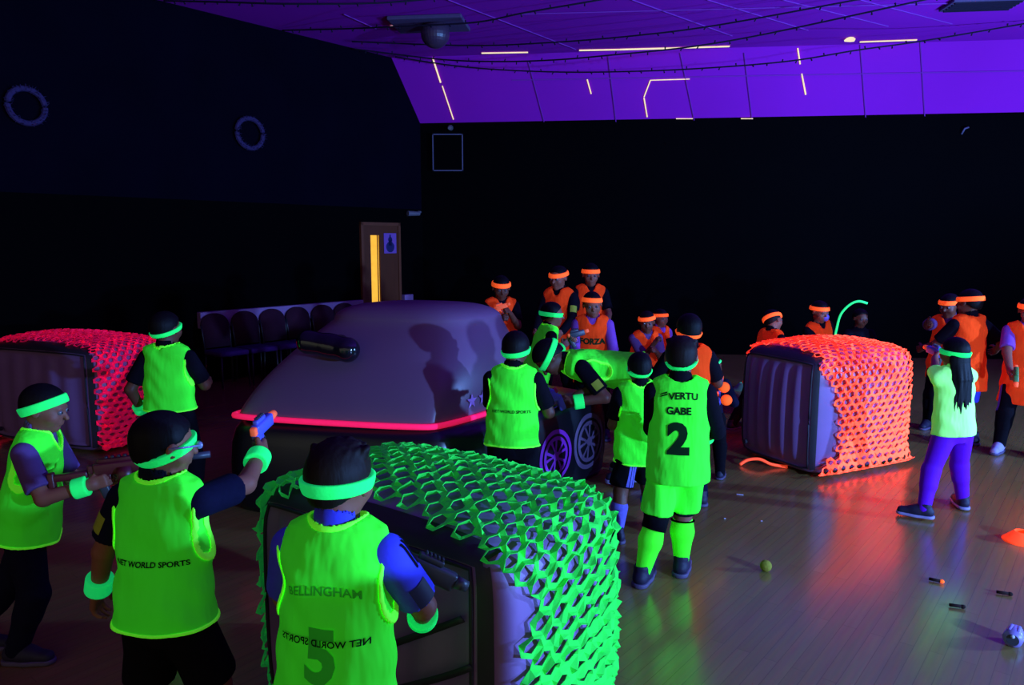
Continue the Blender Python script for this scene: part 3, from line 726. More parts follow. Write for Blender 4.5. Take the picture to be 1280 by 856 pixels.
# wreaths on the left wall
for px, py, lb in [(31, 133, 'pale tinsel ring on the dark wall, the nearer and bigger one'), (310, 167, 'pale tinsel ring on the dark wall, the farther and smaller one')]:
    c = lw_pt(px, py) + LWN * .05; bm = bmesh.new(); rr = .185 if px < 100 else .2
    for k in range(150):
        a = 2 * PI * k / 150; d = LWD * math.cos(a) + Vector((0, 0, 1)) * math.sin(a)
        p = c + d * rr; q_ = p + Vector((random.uniform(-1, 1), random.uniform(-1, 1), random.uniform(-1, 1))).normalized() * .05 + LWN * .03
        add_cyl(bm, p, q_, .006, .002, 4)
    add_tube(bm, [c + (LWD * math.cos(a) + Vector((0, 0, 1)) * math.sin(a)) * rr for a in [2 * PI * k / 40 for k in range(40)]], .032, 8, True)
    tag(bm_obj('tinsel_wreath', bm, MATS['wreath']), lb, 'wreath', 'tinsel rings on the left wall')
# door with a lit glass slot
dA = lw_pt(449, 330); dB = lw_pt(498, 330); ztop = lw_pt(473, 278).z
dw = (dB - dA); dw.z = 0; wid = dw.length; dc = (dA + dB) / 2; dc.z = 0
Md = Matrix((LWD, -LWN, Vector((0, 0, 1)))).transposed(); da = math.atan2(LWD.y, LWD.x)
dr = empty('door_1', dc + LWN * .03, da); dr['kind'] = 'structure'; tag(dr, 'brown wooden door with a tall narrow lit glass slot', 'door')
bm = bmesh.new(); t = .05
add_box(bm, (-wid / 2 + t / 2, 0, ztop / 2), (t, .08, ztop)); add_box(bm, (wid / 2 - t / 2, 0, ztop / 2), (t, .08, ztop)); add_box(bm, (0, 0, ztop - t / 2), (wid, .08, t)); bm_obj('door_frame', bm, MATS['door_frame_wood'], dr)
s0, s1 = -wid * .27, -wid * .03; z0, z1 = .45, lw_pt(466, 294).z
bm = bmesh.new()
add_box(bm, ((-wid / 2 + t + s0) / 2, 0, ztop / 2 - .02), (s0 + wid / 2 - t, .045, ztop - t)); add_box(bm, ((wid / 2 - t + s1) / 2, 0, ztop / 2 - .02), (wid / 2 - t - s1, .045, ztop - t))
add_box(bm, ((s0 + s1) / 2, 0, z0 / 2), (s1 - s0, .045, z0)); add_box(bm, ((s0 + s1) / 2, 0, (z1 + ztop - t) / 2), (s1 - s0, .045, ztop - t - z1)); bm_obj('door_leaf', bm, MATS['door_wood'], dr)
bm = bmesh.new(); add_box(bm, ((s0 + s1) / 2, .012, (z0 + z1) / 2), (s1 - s0, .01, z1 - z0)); bm_obj('glazing', bm, MATS['door_light'], dr)
bm = bmesh.new(); add_box(bm, (s1 - .035, -.004, (z0 + z1) / 2), (.012, .014, z1 - z0)); add_box(bm, (s0 + .012, -.004, (z0 + z1) / 2), (.012, .014, z1 - z0)); bm_obj('glazing_bead', bm, MATS['door_frame_wood'], dr)
pc = lw_pt(484.5, 304); pr_ = empty('poster', pc + LWN * .062, da); tag(pr_, 'small white poster with a dark figure, pinned on the lit door', 'poster')
bm = bmesh.new(); add_box(bm, (0, 0, 0), (.27, .004, .33)); bm_obj('sheet', bm, MATS['poster_paper'], pr_)
bm = bmesh.new(); add_cyl(bm, (0, -.002, .06), (0, -.005, .06), .045, n=16); add_cyl(bm, (0, -.002, -.06), (0, -.005, -.06), .09, .085, n=18); add_box(bm, (0, -.0035, .01), (.07, .003, .1)); add_box(bm, (0, -.0035, .11), (.03, .003, .06)); bm_obj('printed_figure', bm, MATS['poster_ink'], pr_)
# bits on the far walls
c = lw_pt(511, 267) + LWN * .08; bm = bmesh.new(); add_cyl(bm, c - LWD * .1, c + LWD * .12 + LWN * .05, .045, .035); add_cyl(bm, c + LWD * .14 + Vector((0, 0, .03)), c + LWD * .2 + Vector((0, 0, .03)), .02, n=10); add_cyl(bm, c - LWN * .08, c, .02); tag(bm_obj('security_camera', bm, MATS['lamp_grey'], None), 'small grey camera on the wall above and beside the door', 'camera')
c = lw_pt(506, 372); bm = bmesh.new(); add_box(bm, c + LWN * .06, (.2, .1, .12), Matrix.Rotation(da, 3, 'Z'), .01); tag(bm_obj('wall_box', bm, MATS['ledge']), 'small pale box on the wall just beside the door', 'box')
sc_ = on_plane(560, 191, b0, Vector((-crd.y, crd.x, 0))); rt = empty('wall_panel', sc_ - Vector((0, .03, 0))); tag(rt, 'square black panel with thin pale frame high on the back wall', 'panel')
bm = bmesh.new(); add_box(bm, (0, 0, 0), (.5, .03, .6)); bm_obj('board', bm, MATS['wall_black'], rt)
bm = bmesh.new()
for s in (-1, 1): add_box(bm, (s * .25, -.015, 0), (.018, .03, .62)); add_box(bm, (0, -.015, s * .30), (.52, .03, .018))
bm_obj('frame', bm, MATS['frame_grey'], rt)
c = on_plane(563, 160, b0, Vector((-crd.y, crd.x, 0))); bm = bmesh.new(); add_cyl(bm, c - Vector((0, .02, 0)), c - Vector((0, .14, .02)), .05, .03); add_box(bm, c - Vector((0, .01, 0)), (.09, .03, .06), bev=.01); tag(bm_obj('wall_lamp', bm, MATS['lamp_grey'], None), 'tiny brass wall lamp right above the framed black panel', 'lamp')
c = on_plane(1203, 163, b0, Vector((-crd.y, crd.x, 0))); bm = bmesh.new(); add_tube(bm, [c + Vector((-.02, -.02, -.06)), c + Vector((0, -.06, .02)), c + Vector((.06, -.06, .04))], .014, 8); tag(bm_obj('wall_hook', bm, MATS['frame_grey'], None, True), 'small pale hook high on the back wall under the slope', 'hook')
# ledge and stacking chairs along the left wall
e0, e1 = lw(240), lw(447); L = (e1 - e0).length; bm = bmesh.new()
add_box(bm, (L / 2, -.04, .86), (L, .10, .22), bev=.01); o = bm_obj('trim_%d' % tn[0], bm, MATS['ledge']); tn[0] += 1; o.location = e0 + LWN * .02; o.rotation_euler = (0, 0, da); o['kind'] = 'structure'
def make_chair():
    rt = empty('banquet_chair'); tag(rt, 'x', 'chair', 'stacking chairs along the left wall')
    bm = bmesh.new(); add_box(bm, (0, 0, .45), (.44, .43, .07), bev=.025); bm_obj('seat', bm, MATS['chair_seat'], rt, True)
    bm = bmesh.new(); pts = [(-.21, .50), (.21, .50), (.215, .80)] + [(.215 * math.cos(a), .80 + .15 * math.sin(a)) for a in [PI * k / 14 for k in range(1, 14)]] + [(-.215, .80)]
    f = bm.faces.new([bm.verts.new((x, .20 + (z - .5) * .12, z)) for x, z in pts]); r = bmesh.ops.extrude_face_region(bm, geom=[f]); bmesh.ops.translate(bm, verts=[v for v in r['geom'] if isinstance(v, bmesh.types.BMVert)], vec=(0, .05, 0))
    bmesh.ops.bevel(bm, geom=[e for e in bm.edges if e.calc_length() > .03 and abs((e.verts[0].co - e.verts[1].co).y) < .04], offset=.012, segments=2, affect='EDGES'); bm_obj('backrest', bm, MATS['chair_fabric'], rt, True)
    for sx in (-1, 1):
        for sy in (-1, 1):
            bm = bmesh.new(); add_tube(bm, [(sx * .20, sy * .19, .43), (sx * .21, sy * .21, 0)], .013, 8); bm_obj('leg', bm, MATS['chair_metal'], rt, True)
    for sx in (-1, 1):
        bm = bmesh.new(); add_tube(bm, [(sx * .2, .2, .42), (sx * .215, .23, .7), (sx * .21, .26, .8)], .012, 8); bm_obj('back_frame', bm, MATS['chair_metal'], rt, True)
    return rt
ch0 = make_chair(); chl = ['maroon banquet chair nearest the boy by the pink net', 'second maroon chair in the row, counted from the boy by the pink net', 'third maroon chair in the row, counted from the boy by the pink net',
  'fourth maroon chair in the row, its back just clear of the inflatable car', 'fifth maroon chair in the row, half hidden behind the inflatable car', 'last maroon chair in the row, mostly hidden, nearest the door']
for i, px in enumerate((255, 293, 328, 360, 392, 420)):
    c = ch0 if i == 0 else copy_tree(ch0); p = lw(px) + LWN * .42; c.location = p; c.scale = (.93, 1, 1); c.rotation_euler = (0, 0, da); c['label'] = chl[i]

# ------------------------------------------------------------------ inflatable blocks and their nets
def infl(Pc, half, b, n=8.0):
    Pc = np.asarray(Pc, float); half = np.asarray(half, float)
    m = np.abs(Pc).max(1, keepdims=True); L = (np.abs(Pc) ** n).sum(1, keepdims=True) ** (1 / n); q = Pc * m / np.maximum(L, 1e-9)
    w = 1 - q ** 2; o = q.copy()
    o[:, 0] *= 1 + b[0] * w[:, 1] * w[:, 2]; o[:, 1] *= 1 + b[1] * w[:, 0] * w[:, 2]; o[:, 2] *= 1 + np.where(q[:, 2] > 0, b[2], .0) * w[:, 0] * w[:, 1]
    return o * half
def block(label, N, ang, half, b, rib=.010):
    """N: ground point of the corner shared by the front face (x axis) and the side face (y axis)"""
    rot = Matrix.Rotation(ang, 3, 'Z'); c = Vector(N) + rot @ Vector((-half[0], half[1], half[2]))
    rt = empty('inflatable_block', (c.x, c.y, 0), ang); tag(rt, label, 'inflatable block', 'inflatable cover blocks')
    bm = bmesh.new(); bmesh.ops.create_cube(bm, size=2.0); bmesh.ops.subdivide_edges(bm, edges=bm.edges, cuts=39, use_grid_fill=True)
    P0 = np.array([v.co for v in bm.verts]); P1 = infl(P0, half, b)
    fr = (P0[:, 1] < -.99) & (np.abs(P0[:, 0]) < .84) & (np.abs(P0[:, 2]) < .86)
    P1[:, 1] += np.where(fr, rib * np.sin(P0[:, 0] * 21) * np.clip((.86 - np.abs(P0[:, 2])) * 6, 0, 1) + .02, 0)
    P1[:, 2] += half[2]
    for v, p in zip(bm.verts, P1): v.co = p
    bm_obj('body', bm, MATS['box_grey'], rt, True)
    on = lambda x, y, z, e=.004: Vector(infl([(x, y, z)], np.array(half) + e, b)[0]) + Vector((0, 0, half[2]))
    # piping round the front panel, dark corner band, seam across the side face
    bm = bmesh.new(); pts = []
    for a, c2 in [((-.9, -.9), (.86, -.9)), ((.86, -.9), (.86, .9)), ((.86, .9), (-.9, .9)), ((-.9, .9), (-.9, -.9))]:
        for k in range(14): t = k / 14; pts.append(on(a[0] + (c2[0] - a[0]) * t, -1, a[1] + (c2[1] - a[1]) * t))
    add_tube(bm, pts, .008, 6, True); bm_obj('front_piping', bm, MATS['box_dark'], rt, True)
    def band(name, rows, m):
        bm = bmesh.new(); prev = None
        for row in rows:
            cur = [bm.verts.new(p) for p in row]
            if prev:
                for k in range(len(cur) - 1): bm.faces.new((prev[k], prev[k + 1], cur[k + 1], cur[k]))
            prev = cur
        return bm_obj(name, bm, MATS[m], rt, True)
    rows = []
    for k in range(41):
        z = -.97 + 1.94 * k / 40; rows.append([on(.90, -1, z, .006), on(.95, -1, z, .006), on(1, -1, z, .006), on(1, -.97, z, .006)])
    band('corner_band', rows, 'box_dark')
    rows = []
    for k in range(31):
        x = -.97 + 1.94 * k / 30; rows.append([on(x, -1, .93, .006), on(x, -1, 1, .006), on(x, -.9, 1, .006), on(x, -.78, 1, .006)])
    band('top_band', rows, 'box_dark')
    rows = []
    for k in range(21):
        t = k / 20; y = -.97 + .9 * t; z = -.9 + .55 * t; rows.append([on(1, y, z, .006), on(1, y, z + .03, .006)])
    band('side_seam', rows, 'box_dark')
    bm = bmesh.new(); p = on(-.72, -1, -.72, .004); add_cyl(bm, p, p - Vector((0, .02, 0)), .022, .018, 14); bm_obj('air_valve', bm, MATS['box_dark'], rt)
    return dict(root=rt, on=on, half=half, b=b, rot=rot, c=c)

def net(label, B, m, vstart, vend=1.02, smin=0., smax=1., ps=.088, pv=.076, hole=(.56, .74), flap=.022, flare=0., name='scrim_net', seed=1):
    """net of hexagonal cut-outs draped over left side, top and right side of a block"""
    rnd = random.Random(seed); hx, hy, hz = B['half']; segs = [2 * hz, 2 * hx, 2 * hz]; tot = sum(segs)
    def cube(s):
        if s < segs[0]: return (-1, -1 + 2 * s / segs[0])
        s -= segs[0]
        if s < segs[1]: return (-1 + 2 * s / segs[1], 1)
        s -= segs[1]; return (1, 1 - 2 * min(s / segs[2], 1.))
    Vp, cache, Fq = [], {}, []
    def pos(s, v, off):
        x, z = cube(max(0, min(tot, s))); y = -1 + v / hy
        e = .014 + off
        bot = 1 - min(min(s, tot - s) / .22, 1)
        e += flare * bot * bot
        p = infl([(x, max(min(y, 1), -1), z)], (hx + e, hy + e, hz + e), B['b'])[0]
        if y > 1: p[2] -= (y - 1) * hy * 1.0
        p[2] = max(p[2] + hz, .008 + .5 * e)
        return p
    def vert(s, v, off, key=None):
        if key is not None and key in cache: return cache[key]
        Vp.append(pos(s, v, off)); i = len(Vp) - 1
        if key is not None: cache[key] = i
        return i
    ncol = int(2 * hy / pv) + 3; nrow = int(tot / (ps * .5)) + 2
    for r in range(nrow):
        for c in range(-1, ncol):
            s = r * ps * .5; v = (c + (.5 if r % 2 else 0)) * pv
            f = s / tot
            if f < smin or f > smax: continue
            jit = rnd.uniform(-.010, .010)
            if v + jit < vstart(f) or v > vend * 2 * hy: continue
            hexo = [(ps / 3, 0), (ps / 6, pv * .5), (-ps / 6, pv * .5), (-ps / 3, 0), (-ps / 6, -pv * .5), (ps / 6, -pv * .5)]
            k = rnd.uniform(*hole); ks = k * rnd.uniform(.9, 1.1); outer, inner = [], []
            ds, dv = rnd.uniform(-.004, .004), rnd.uniform(-.004, .004)
            for j, (a, b_) in enumerate(hexo):
                key = (round((s + a) / (ps / 6)), round((v + b_) / (pv * .5)))
                if key in cache: outer.append(cache[key])
                else: outer.append(vert(s + a + rnd.uniform(-.006, .006), v + b_ + rnd.uniform(-.006, .006), rnd.uniform(-.004, .012), key))
                lift = flap * rnd.uniform(.5, 1.3) if j in (3, 4, 2) else rnd.uniform(-.006, .004)
                inner.append(vert(s + ds + a * ks, v + dv + b_ * k, lift))
            for j in range(6): Fq.append((outer[j], outer[(j + 1) % 6], inner[(j + 1) % 6], inner[j]))
    rt = B['root']
    o = np_mesh(name, Vp, Fq, MATS[m], None, False); o.location = rt.location; o.rotation_euler = rt.rotation_euler
    md = o.modifiers.new('cloth_thickness', 'SOLIDIFY'); md.thickness = .003; md.offset = 0
    return tag(o, label, 'net', 'fluorescent scrim nets')
def vs_curve(pts):
    xs = [p[0] for p in pts]; ys = [p[1] for p in pts]
    return lambda f: float(np.interp(f, xs, ys))

BG = block('grey inflatable block under the green net, in front of the car', (-.05, 2.22, 0), R(-36), (.625, .41, .475), (.07, .08, .12))
net('big green fluorescent net draped over the nearest block', BG, 'net_green', vs_curve([(0, .02), (.30, .03), (.345, .04), (.5, .14), (.63, .07), (.69, .05), (.74, .14), (.86, .15), (1, .06)]), seed=3, flap=.018, ps=.118, pv=.098, hole=(.56, .72))
BO = block('grey inflatable block under the orange net, beside the girl', (2.42, 5.92, 0), R(-64), (.44, .58, .50), (.07, .08, .12))
net('orange fluorescent net draped over the block beside the girl', BO, 'net_orange', vs_curve([(0, .35), (.12, .4), (.33, .05), (.5, .16), (.64, .05), (.68, .02), (.75, .16), (.85, .26), (.93, .22), (1, .03)]), seed=5, ps=.105, pv=.088, hole=(.58, .74), flap=.012, flare=.09)
BP = block('grey inflatable block under the pink net, at the left edge of the hall', (-3.68, 6.6, 0), R(-22), (.75, .42, .485), (.06, .06, .12))
net('pink fluorescent net draped over the block at the left edge', BP, 'net_pink', vs_curve([(0, 0), (.3, .02), (.5, .12), (.66, .06), (.7, .02), (1, .02)]), seed=9, ps=.10, pv=.085, hole=(.5, .66), flap=.014)
# dark diagonal strips lying over the green-netted block's front panel
rt = BG['root']; on = BG['on']
for lb, a, b_ in [('upper', (-.10, -.16), (.80, .52)), ('lower', (-.30, -.62), (.86, .20)), ('lowest', (.10, -.30), (.52, -.95))]:
    bm = bmesh.new(); prev = None
    d = Vector((b_[0] - a[0], b_[1] - a[1])); n = Vector((-d.y, d.x)).normalized() * .022
    for k in range(25):
        t = k / 24; x, z = a[0] + d.x * t, a[1] + d.y * t
        cur = [bm.verts.new(on(x + n.x * s, -1, z + n.y * s, .016)) for s in (-1, 1)]
        if prev: bm.faces.new((prev[0], prev[1], cur[1], cur[0]))
        prev = cur
    o = bm_obj('dark_strip', bm, MATS['box_dark'], rt, True); md = o.modifiers.new('t', 'SOLIDIFY'); md.thickness = .004
# loose orange net scrap under the far end of the orange block
c = at_z(958, 583, 0.0); bm = bmesh.new(); pts = [c + Vector((-.22, .02, .012)), c + Vector((-.15, .03, .05)), c + Vector((-.06, .0, .065)), c + Vector((.03, -.03, .03)), c + Vector((.16, -.05, .012))]
add_tube(bm, catmull([Vector(p) for p in pts], 6), .013, 6); tag(bm_obj('net_scrap', bm, MATS['net_orange'], None, True), 'loose orange net strip on the floor below the grey block', 'net scrap')

# ------------------------------------------------------------------ inflatable car
def chaikin(P, cuts=(.12, .25, .25, .25)):
    P = [Vector(p) for p in P]
    for c in cuts:
        Q = []
        for i in range(len(P)):
            a, b = P[i], P[(i + 1) % len(P)]; Q += [a.lerp(b, c), a.lerp(b, 1 - c)]
        P = Q
    return P
def loft(rings):
    bm = bmesh.new(); R_ = [[bm.verts.new(p) for p in r] for r in rings]; n = len(R_[0])
    for i in range(len(R_) - 1):
        for k in range(n): bm.faces.new((R_[i][k], R_[i][(k + 1) % n], R_[i + 1][(k + 1) % n], R_[i + 1][k]))
    bm.faces.new(R_[0][::-1]); bm.faces.new(R_[-1]); return bm
CZ = .68
car = empty('inflatable_car', (-.6, 5.8, 0)); tag(car, 'big dark inflatable car with grey cabin and pink edge in the middle', 'inflatable car')
co = Vector(car.location)
basep = [(-2.08, 5.22), (-.48, 4.80), (.07, 5.24), (.80, 6.15), (.38, 6.55), (-1.35, 7.0)]
Bp = chaikin([(x, y, 0) for x, y in basep], (.08, .25, .25)); ce = sum(Bp, Vector()) / len(Bp); rings = []
for z, s in [(0.0, .97), (.05, .995), (.2, 1.01), (.35, 1.012), (.5, 1.005), (.6, .985), (.66, .95), (.68, .90), (.685, .7), (.688, .3)]:
    rings.append([ce + (p - ce) * s + Vector((0, 0, z)) - co for p in Bp])
bm_obj('base', loft(rings), MATS['car_black'], car, True)
bot = [(-2.05, 5.22), (-.50, 4.86), (.18, 5.86), (-1.15, 6.5)]; top = [(-1.47, 5.62), (-.42, 5.22), (.06, 5.9), (-1.05, 6.25)]
cb = chaikin([(x, y, 0) for x, y in bot], (.09, .25, .25, .25)); ct = chaikin([(x, y, 0) for x, y in top], (.2, .25, .25, .25)); cc = sum(cb, Vector()) / len(cb); ctc = sum(ct, Vector()) / len(ct)
rings = []
for k in range(15):
    t = k / 14; rings.append([a.lerp(b, t ** 1.15) + (a - cc).normalized() * (.05 * math.sin(PI * t)) + Vector((0, 0, CZ + (1.33 - CZ) * t)) - co for a, b in zip(cb, ct)])
for k in range(1, 10):
    s = k / 9 * PI / 2; f = math.cos(s) ** .55 if k < 9 else .05; rings.append([ctc + (b - ctc) * f + Vector((0, 0, 1.33 + .13 * math.sin(s))) - co for b in ct])
cabin = bm_obj('cabin', loft(rings), MATS['car_grey'], car, True)
bm = bmesh.new(); add_tube(bm, [cc + (p - cc) * 1.02 + Vector((0, 0, CZ + .015)) - co for p in cb], .021, 8, True); bm_obj('pink_edge', bm, MATS['trim_pink'], car, True)['label'] = 'pink fluorescent edge piping'
# wing mirror
mc = at_y(410, 432, 5.22) - co; dL = (Vector((-.52, 4.88, 0)) - Vector((-1.88, 5.24, 0))).normalized()
V_, F_ = sdf([cap(mc - dL * .15 + Vector((0, .0, .02)), mc + dL * .02, .085, .075, .03), cap(mc + dL * .02, mc + dL * .15 + Vector((0, -.02, -.02)), .075, .088, .05), cap(mc, mc + Vector((.05, .16, 0)), .06, .06, .03)], .012)
np_mesh('wing_mirror', V_, F_, MATS['gloss_black'], car)
# stars on the right flank, wheel prints on the base's right end
dep = bpy.context.evaluated_depsgraph_get(); bvh = BVHTree.FromPolygons([v.co + co for v in cabin.data.vertices], [tuple(p.vertices) for p in cabin.data.polygons])
def star(px, py, r):
    bm = bmesh.new(); ps = []; d0 = ray(px, py); o = Vector((0, 0, CAMH)); h = bvh.ray_cast(o, d0)
    if not h[0]: bm.free(); return
    n = h[1] if h[1].dot(d0) < 0 else -h[1]; Fm = frame_from(n)
    for k in range(10):
        a = PI / 2 + PI * k / 5; rr = r if k % 2 == 0 else r * .42; ps.append(bm.verts.new(h[0] + n * .008 + Fm @ Vector((math.cos(a) * rr, 0, math.sin(a) * rr)) - co))
    c = bm.verts.new(h[0] + n * .012 - co)
    for k in range(10): bm.faces.new((c, ps[k], ps[(k + 1) % 10]))
    bm_obj('star_print', bm, MATS['star_lilac'], car)
star(589, 501, .055); star(603, 496, .055)
a = Vector((.07, 5.24, 0)); b = Vector((.80, 6.15, 0)); wd = (b - a).normalized(); wn = Vector((wd.y, -wd.x, 0))
bb = bpy.data.objects['base']; bvb = BVHTree.FromPolygons([v.co + co for v in bb.data.vertices], [tuple(p.vertices) for p in bb.data.polygons])
def wheel(c2, z, r, m, lb):
    c = a + wd * c2; bm = bmesh.new()
    def pt(x, y): 
        p = c + wd * x + Vector((0, 0, z + y)); h = bvb.ray_cast(p + wn * .6, -wn); return (h[0] if h[0] else p) + wn * .006 - co
    def ring(r0, r1, n=40):
        A = [bm.verts.new(pt(math.cos(2 * PI * k / n) * r0, math.sin(2 * PI * k / n) * r0)) for k in range(n)]; B_ = [bm.verts.new(pt(math.cos(2 * PI * k / n) * r1, math.sin(2 * PI * k / n) * r1)) for k in range(n)]
        for k in range(n): bm.faces.new((A[k], A[(k + 1) % n], B_[(k + 1) % n], B_[k]))
    ring(r * .84, r); ring(r * .60, r * .74); ring(.001, r * .17)
    for k in range(5):
        an = PI / 2 + 2 * PI * k / 5 + .2
        for s in (-.22, .22):
            a1, a2 = an + s * 1.2, an + s; p = [pt(math.cos(t) * q_, math.sin(t) * q_) for t, q_ in ((an + s * .3 - .25, r * .15), (an + s * .3 + .25, r * .15), (a1 + .09, r * .66), (a1 - .09, r * .66))]
            bm.faces.new([bm.verts.new(v_) for v_ in p])
    o = bm_obj('wheel_print', bm, MATS[m], car)
wheel(.40, .31, .205, 'wheel_violet', ''); wheel(.86, .33, .225, 'wheel_grey', '')

# ------------------------------------------------------------------ litter on the floor
def dart(label, px, py, ang, tip):
    c = at_z(px, py, .012); rt = empty('foam_dart', c, ang); tag(rt, label, 'foam dart', 'foam darts on the floor')
    bm = bmesh.new(); add_cyl(bm, (-.035, 0, 0), (.025, 0, 0), .0085, n=12); bm_obj('foam_tube', bm, MATS['dart_foam'], rt, True)
    bm = bmesh.new(); add_sph(bm, (.03, 0, 0), .011, (1.1, 1, 1), 12); add_cyl(bm, (.022, 0, 0), (.03, 0, 0), .0105, n=12); bm_obj('tip', bm, MATS[tip], rt, True)
dart('foam dart with a bright orange tip lying on the floor', 1170, 725, R(-35), 'dart_orange')
dart('plain dark foam dart in the middle of the green floor reflection', 1196, 757, R(-20), 'dart_foam')
dart('plain dark foam dart near the blue plastic toy on the floor', 1255, 741, R(-25), 'dart_foam')
c = at_z(957, 714, .0); bm = bmesh.new(); add_sph(bm, c + Vector((0, 0, .034)), .034, n=18); tag(bm_obj('foam_ball', bm, MATS['ball_yellow'], None, True), 'yellowish foam ball lying alone on the floor', 'ball')
# toy cup with dark mouth
c = at_z(1266, 806, 0); rt = empty('toy_shell', c + Vector((0, 0, .042)), R(-40)); rt.scale = (.75,) * 3; tag(rt, 'blue and white plastic toy shell lying on the floor', 'toy')
bm = bmesh.new(); add_cyl(bm, (0, -.04, 0), (0, .09, .0), .055, .045, 18)
for k in range(6): add_cyl(bm, (math.cos(k * 1.047) * .046, -.02, math.sin(k * 1.047) * .046), (math.cos(k * 1.047) * .04, .08, math.sin(k * 1.047) * .04), .014, n=8)
bm_obj('shell', bm, MATS['toy_blue'], rt, True)
bm = bmesh.new(); add_cyl(bm, (0, -.045, -.005), (0, -.038, -.005), .036, n=16); bm_obj('mouth', bm, MATS['gun_grey'], rt); bm = bmesh.new(); add_sph(bm, (0, -.047, .02), .012, n=10); bm_obj('stud', bm, MATS['paper_white'], rt)
def cone(label, p, r, h, m):
    rt = empty('marker_cone', p); tag(rt, label, 'marker cone'); bm = bmesh.new(); n = 24; rings = []
    for rr, z in [(r, 0), (r, .006), (r * .92, .012), (r * .42, h), (r * .36, h), (r * .8, .012)]: rings.append([bm.verts.new((math.cos(2 * PI * k / n) * rr, math.sin(2 * PI * k / n) * rr, z)) for k in range(n)])
    for i in range(5):
        for k in range(n): bm.faces.new((rings[i][k], rings[i][(k + 1) % n], rings[i + 1][(k + 1) % n], rings[i + 1][k]))
    bm_obj('disc', bm, MATS[m], rt, True)
cone('orange disc cone on the floor at the right edge', at_z(1277, 676, 0), .11, .065, 'cone_orange')
cone('dull green disc cone on the floor near the dark orange-netted block', at_z(930, 487, 0), .15, .09, 'cone_green')
for px, py, lb in [(925, 618, 'pale paper scrap by the orange-netted block, the longest scrap'), (906, 648, 'tiny white paper crumb below the long paper scrap, left one'), (952, 651, 'tiny white paper crumb below the long paper scrap, right one')]:
    bm = bmesh.new(); add_box(bm, at_z(px, py, .004), (.05 if px == 925 else .012, .012, .006), Matrix.Rotation(R(-20), 3, 'Z'), .002); tag(bm_obj('paper_scrap', bm, MATS['paper_white']), lb, 'paper scrap')
# ------------------------------------------------------------------ the children
def px_x(px, py, Y): return at_y(px, py, Y).x
def z_at(py, Y): return at_y(640, py, Y).z
def hh(top, Y): return z_at(top, Y) / 1.015
WB_ = 'band_green'
# nearest boy, blue shirt under the bib
Y = 1.98; h = hh(547, Y)
p = person('front', 'boy nearest the camera in blue shirt and green vest, facing the green net', px_x(418, 690, Y), Y, h, 10, lean=4, head=(12, 4, 0), rh=at_y(528, 772, 2.24), lh=at_y(372, 800, 2.28),
           rpole=(.9, -.5, -.5), lpole=(-.9, -.2, -.5), shirt='blue_shirt', skin='skin', hair='tuft', hairmat='hair_brown', bz=.0, bt=2, bw=.09, wrist=(None, WB_), curl=(45, 70), vox=.0065, near=True, hem=-.1, feet=((-.1, 0), (.1, .02)))
lettering(p['bib'].parent, 'BELLINGHAM', .0345, p['P'], p['T'], p['H'], .222, p['bib'], MATS['letter_faint'], arch=.012, name='lettering', bold=.001, lift=.006)
lettering(p['bib'].parent, '5', .19, p['P'], p['T'], p['H'], .06, p['bib'], MATS['letter_faint'], bold=.008, name='number')
lettering(p['bib'].parent, 'NET WORLD SPORTS', .026, p['P'], p['T'], p['H'], .125, p['bib'], MATS['letter_dark'], mirror=True, bold=.0006, lift=.008)
hd = p['hands'][1]; blaster('dark grey toy blaster held by the boy in the blue shirt', at_y(512, 724, 2.19), Vector((.75, .12, -.42)), .95, 'gun_grey', 'gun_grey', 'gun_grey')
# boy aiming to the right
Y = 2.45; h = hh(510, Y)
p = person('aim', 'boy aiming a blue toy gun across the hall, with navy shirt and black shorts', px_x(203, 680, Y), Y, h, 14, lean=2, twist=-6, head=(32, 6, 0), rh=at_y(325, 568, 2.86), lh=at_y(119, 752, 2.6),
           rpole=(.8, -.1, -.7), lpole=(-.25, -1, .1), shirt='navy_cloth', sleeve='cap', hair='short', bz=-.13, bt=26, bw=.08, wrist=(WB_, WB_), curl=(28, 70), vox=.0065, near=True, hem=-.025, sock=None, legs='shorts', feet=((-.11, -.03), (.1, .05)))
lettering(p['bib'].parent, 'NET WORLD SPORTS', .0255, p['P'], p['T'], p['H'], .145, p['bib'], MATS['letter_dark'], x0=.014, bold=.0008)
hd = p['hands'][1]; blaster('blue and white toy pistol held out by the boy with black shorts', hd[0] + Vector((.0, .0, .025)), Vector((.12, .8, .16)), .85, 'gun_blue', 'gun_orange', 'gun_grey')
bm = bmesh.new(); q = p['q']
add_tube(bm, [q(.42, -.1, .02), q(.42, .15, .03), q(.36, .40, .03)], .004, 6); add_cyl(bm, q(.33, .40, .02), q(.2, .45, .02), .011, n=12); bm_obj('glasses', bm, MATS['glass_lens'], p['root'], True)
# boy at the left edge, in profile
Y = 3.35; h = hh(474, Y)
p = person('left', 'boy at the left edge striding right with lilac sleeves and long dark trousers', px_x(40, 600, Y), Y, h, 82, lean=10, head=(0, 12, 0), rh=at_y(112, 606, 3.2), lh=at_y(136, 598, 3.5), rpole=(.3, -.5, -.8), lpole=(-.3, -.4, -.8),
           shirt='grey_blue_shirt', hair='short', bz=.06, bt=30, bw=.10, wrist=(None, WB_), curl=(60, 60), vox=.007, near=True, hem=-.05, legs='trousers', legmat='navy_cloth', eyes=True, feet=((.03, -.25), (.06, -.07)), heel=(.02, 0), hipy=-.02)
hd = p['hands'][1]; blaster('long dark toy blaster held by the boy at the left edge', hd[0] + Vector((.0, .0, .0)), Vector((1, .22, .08)), .95, 'gun_dark_red', 'gun_dark_red', 'gun_grey', 'rifle')
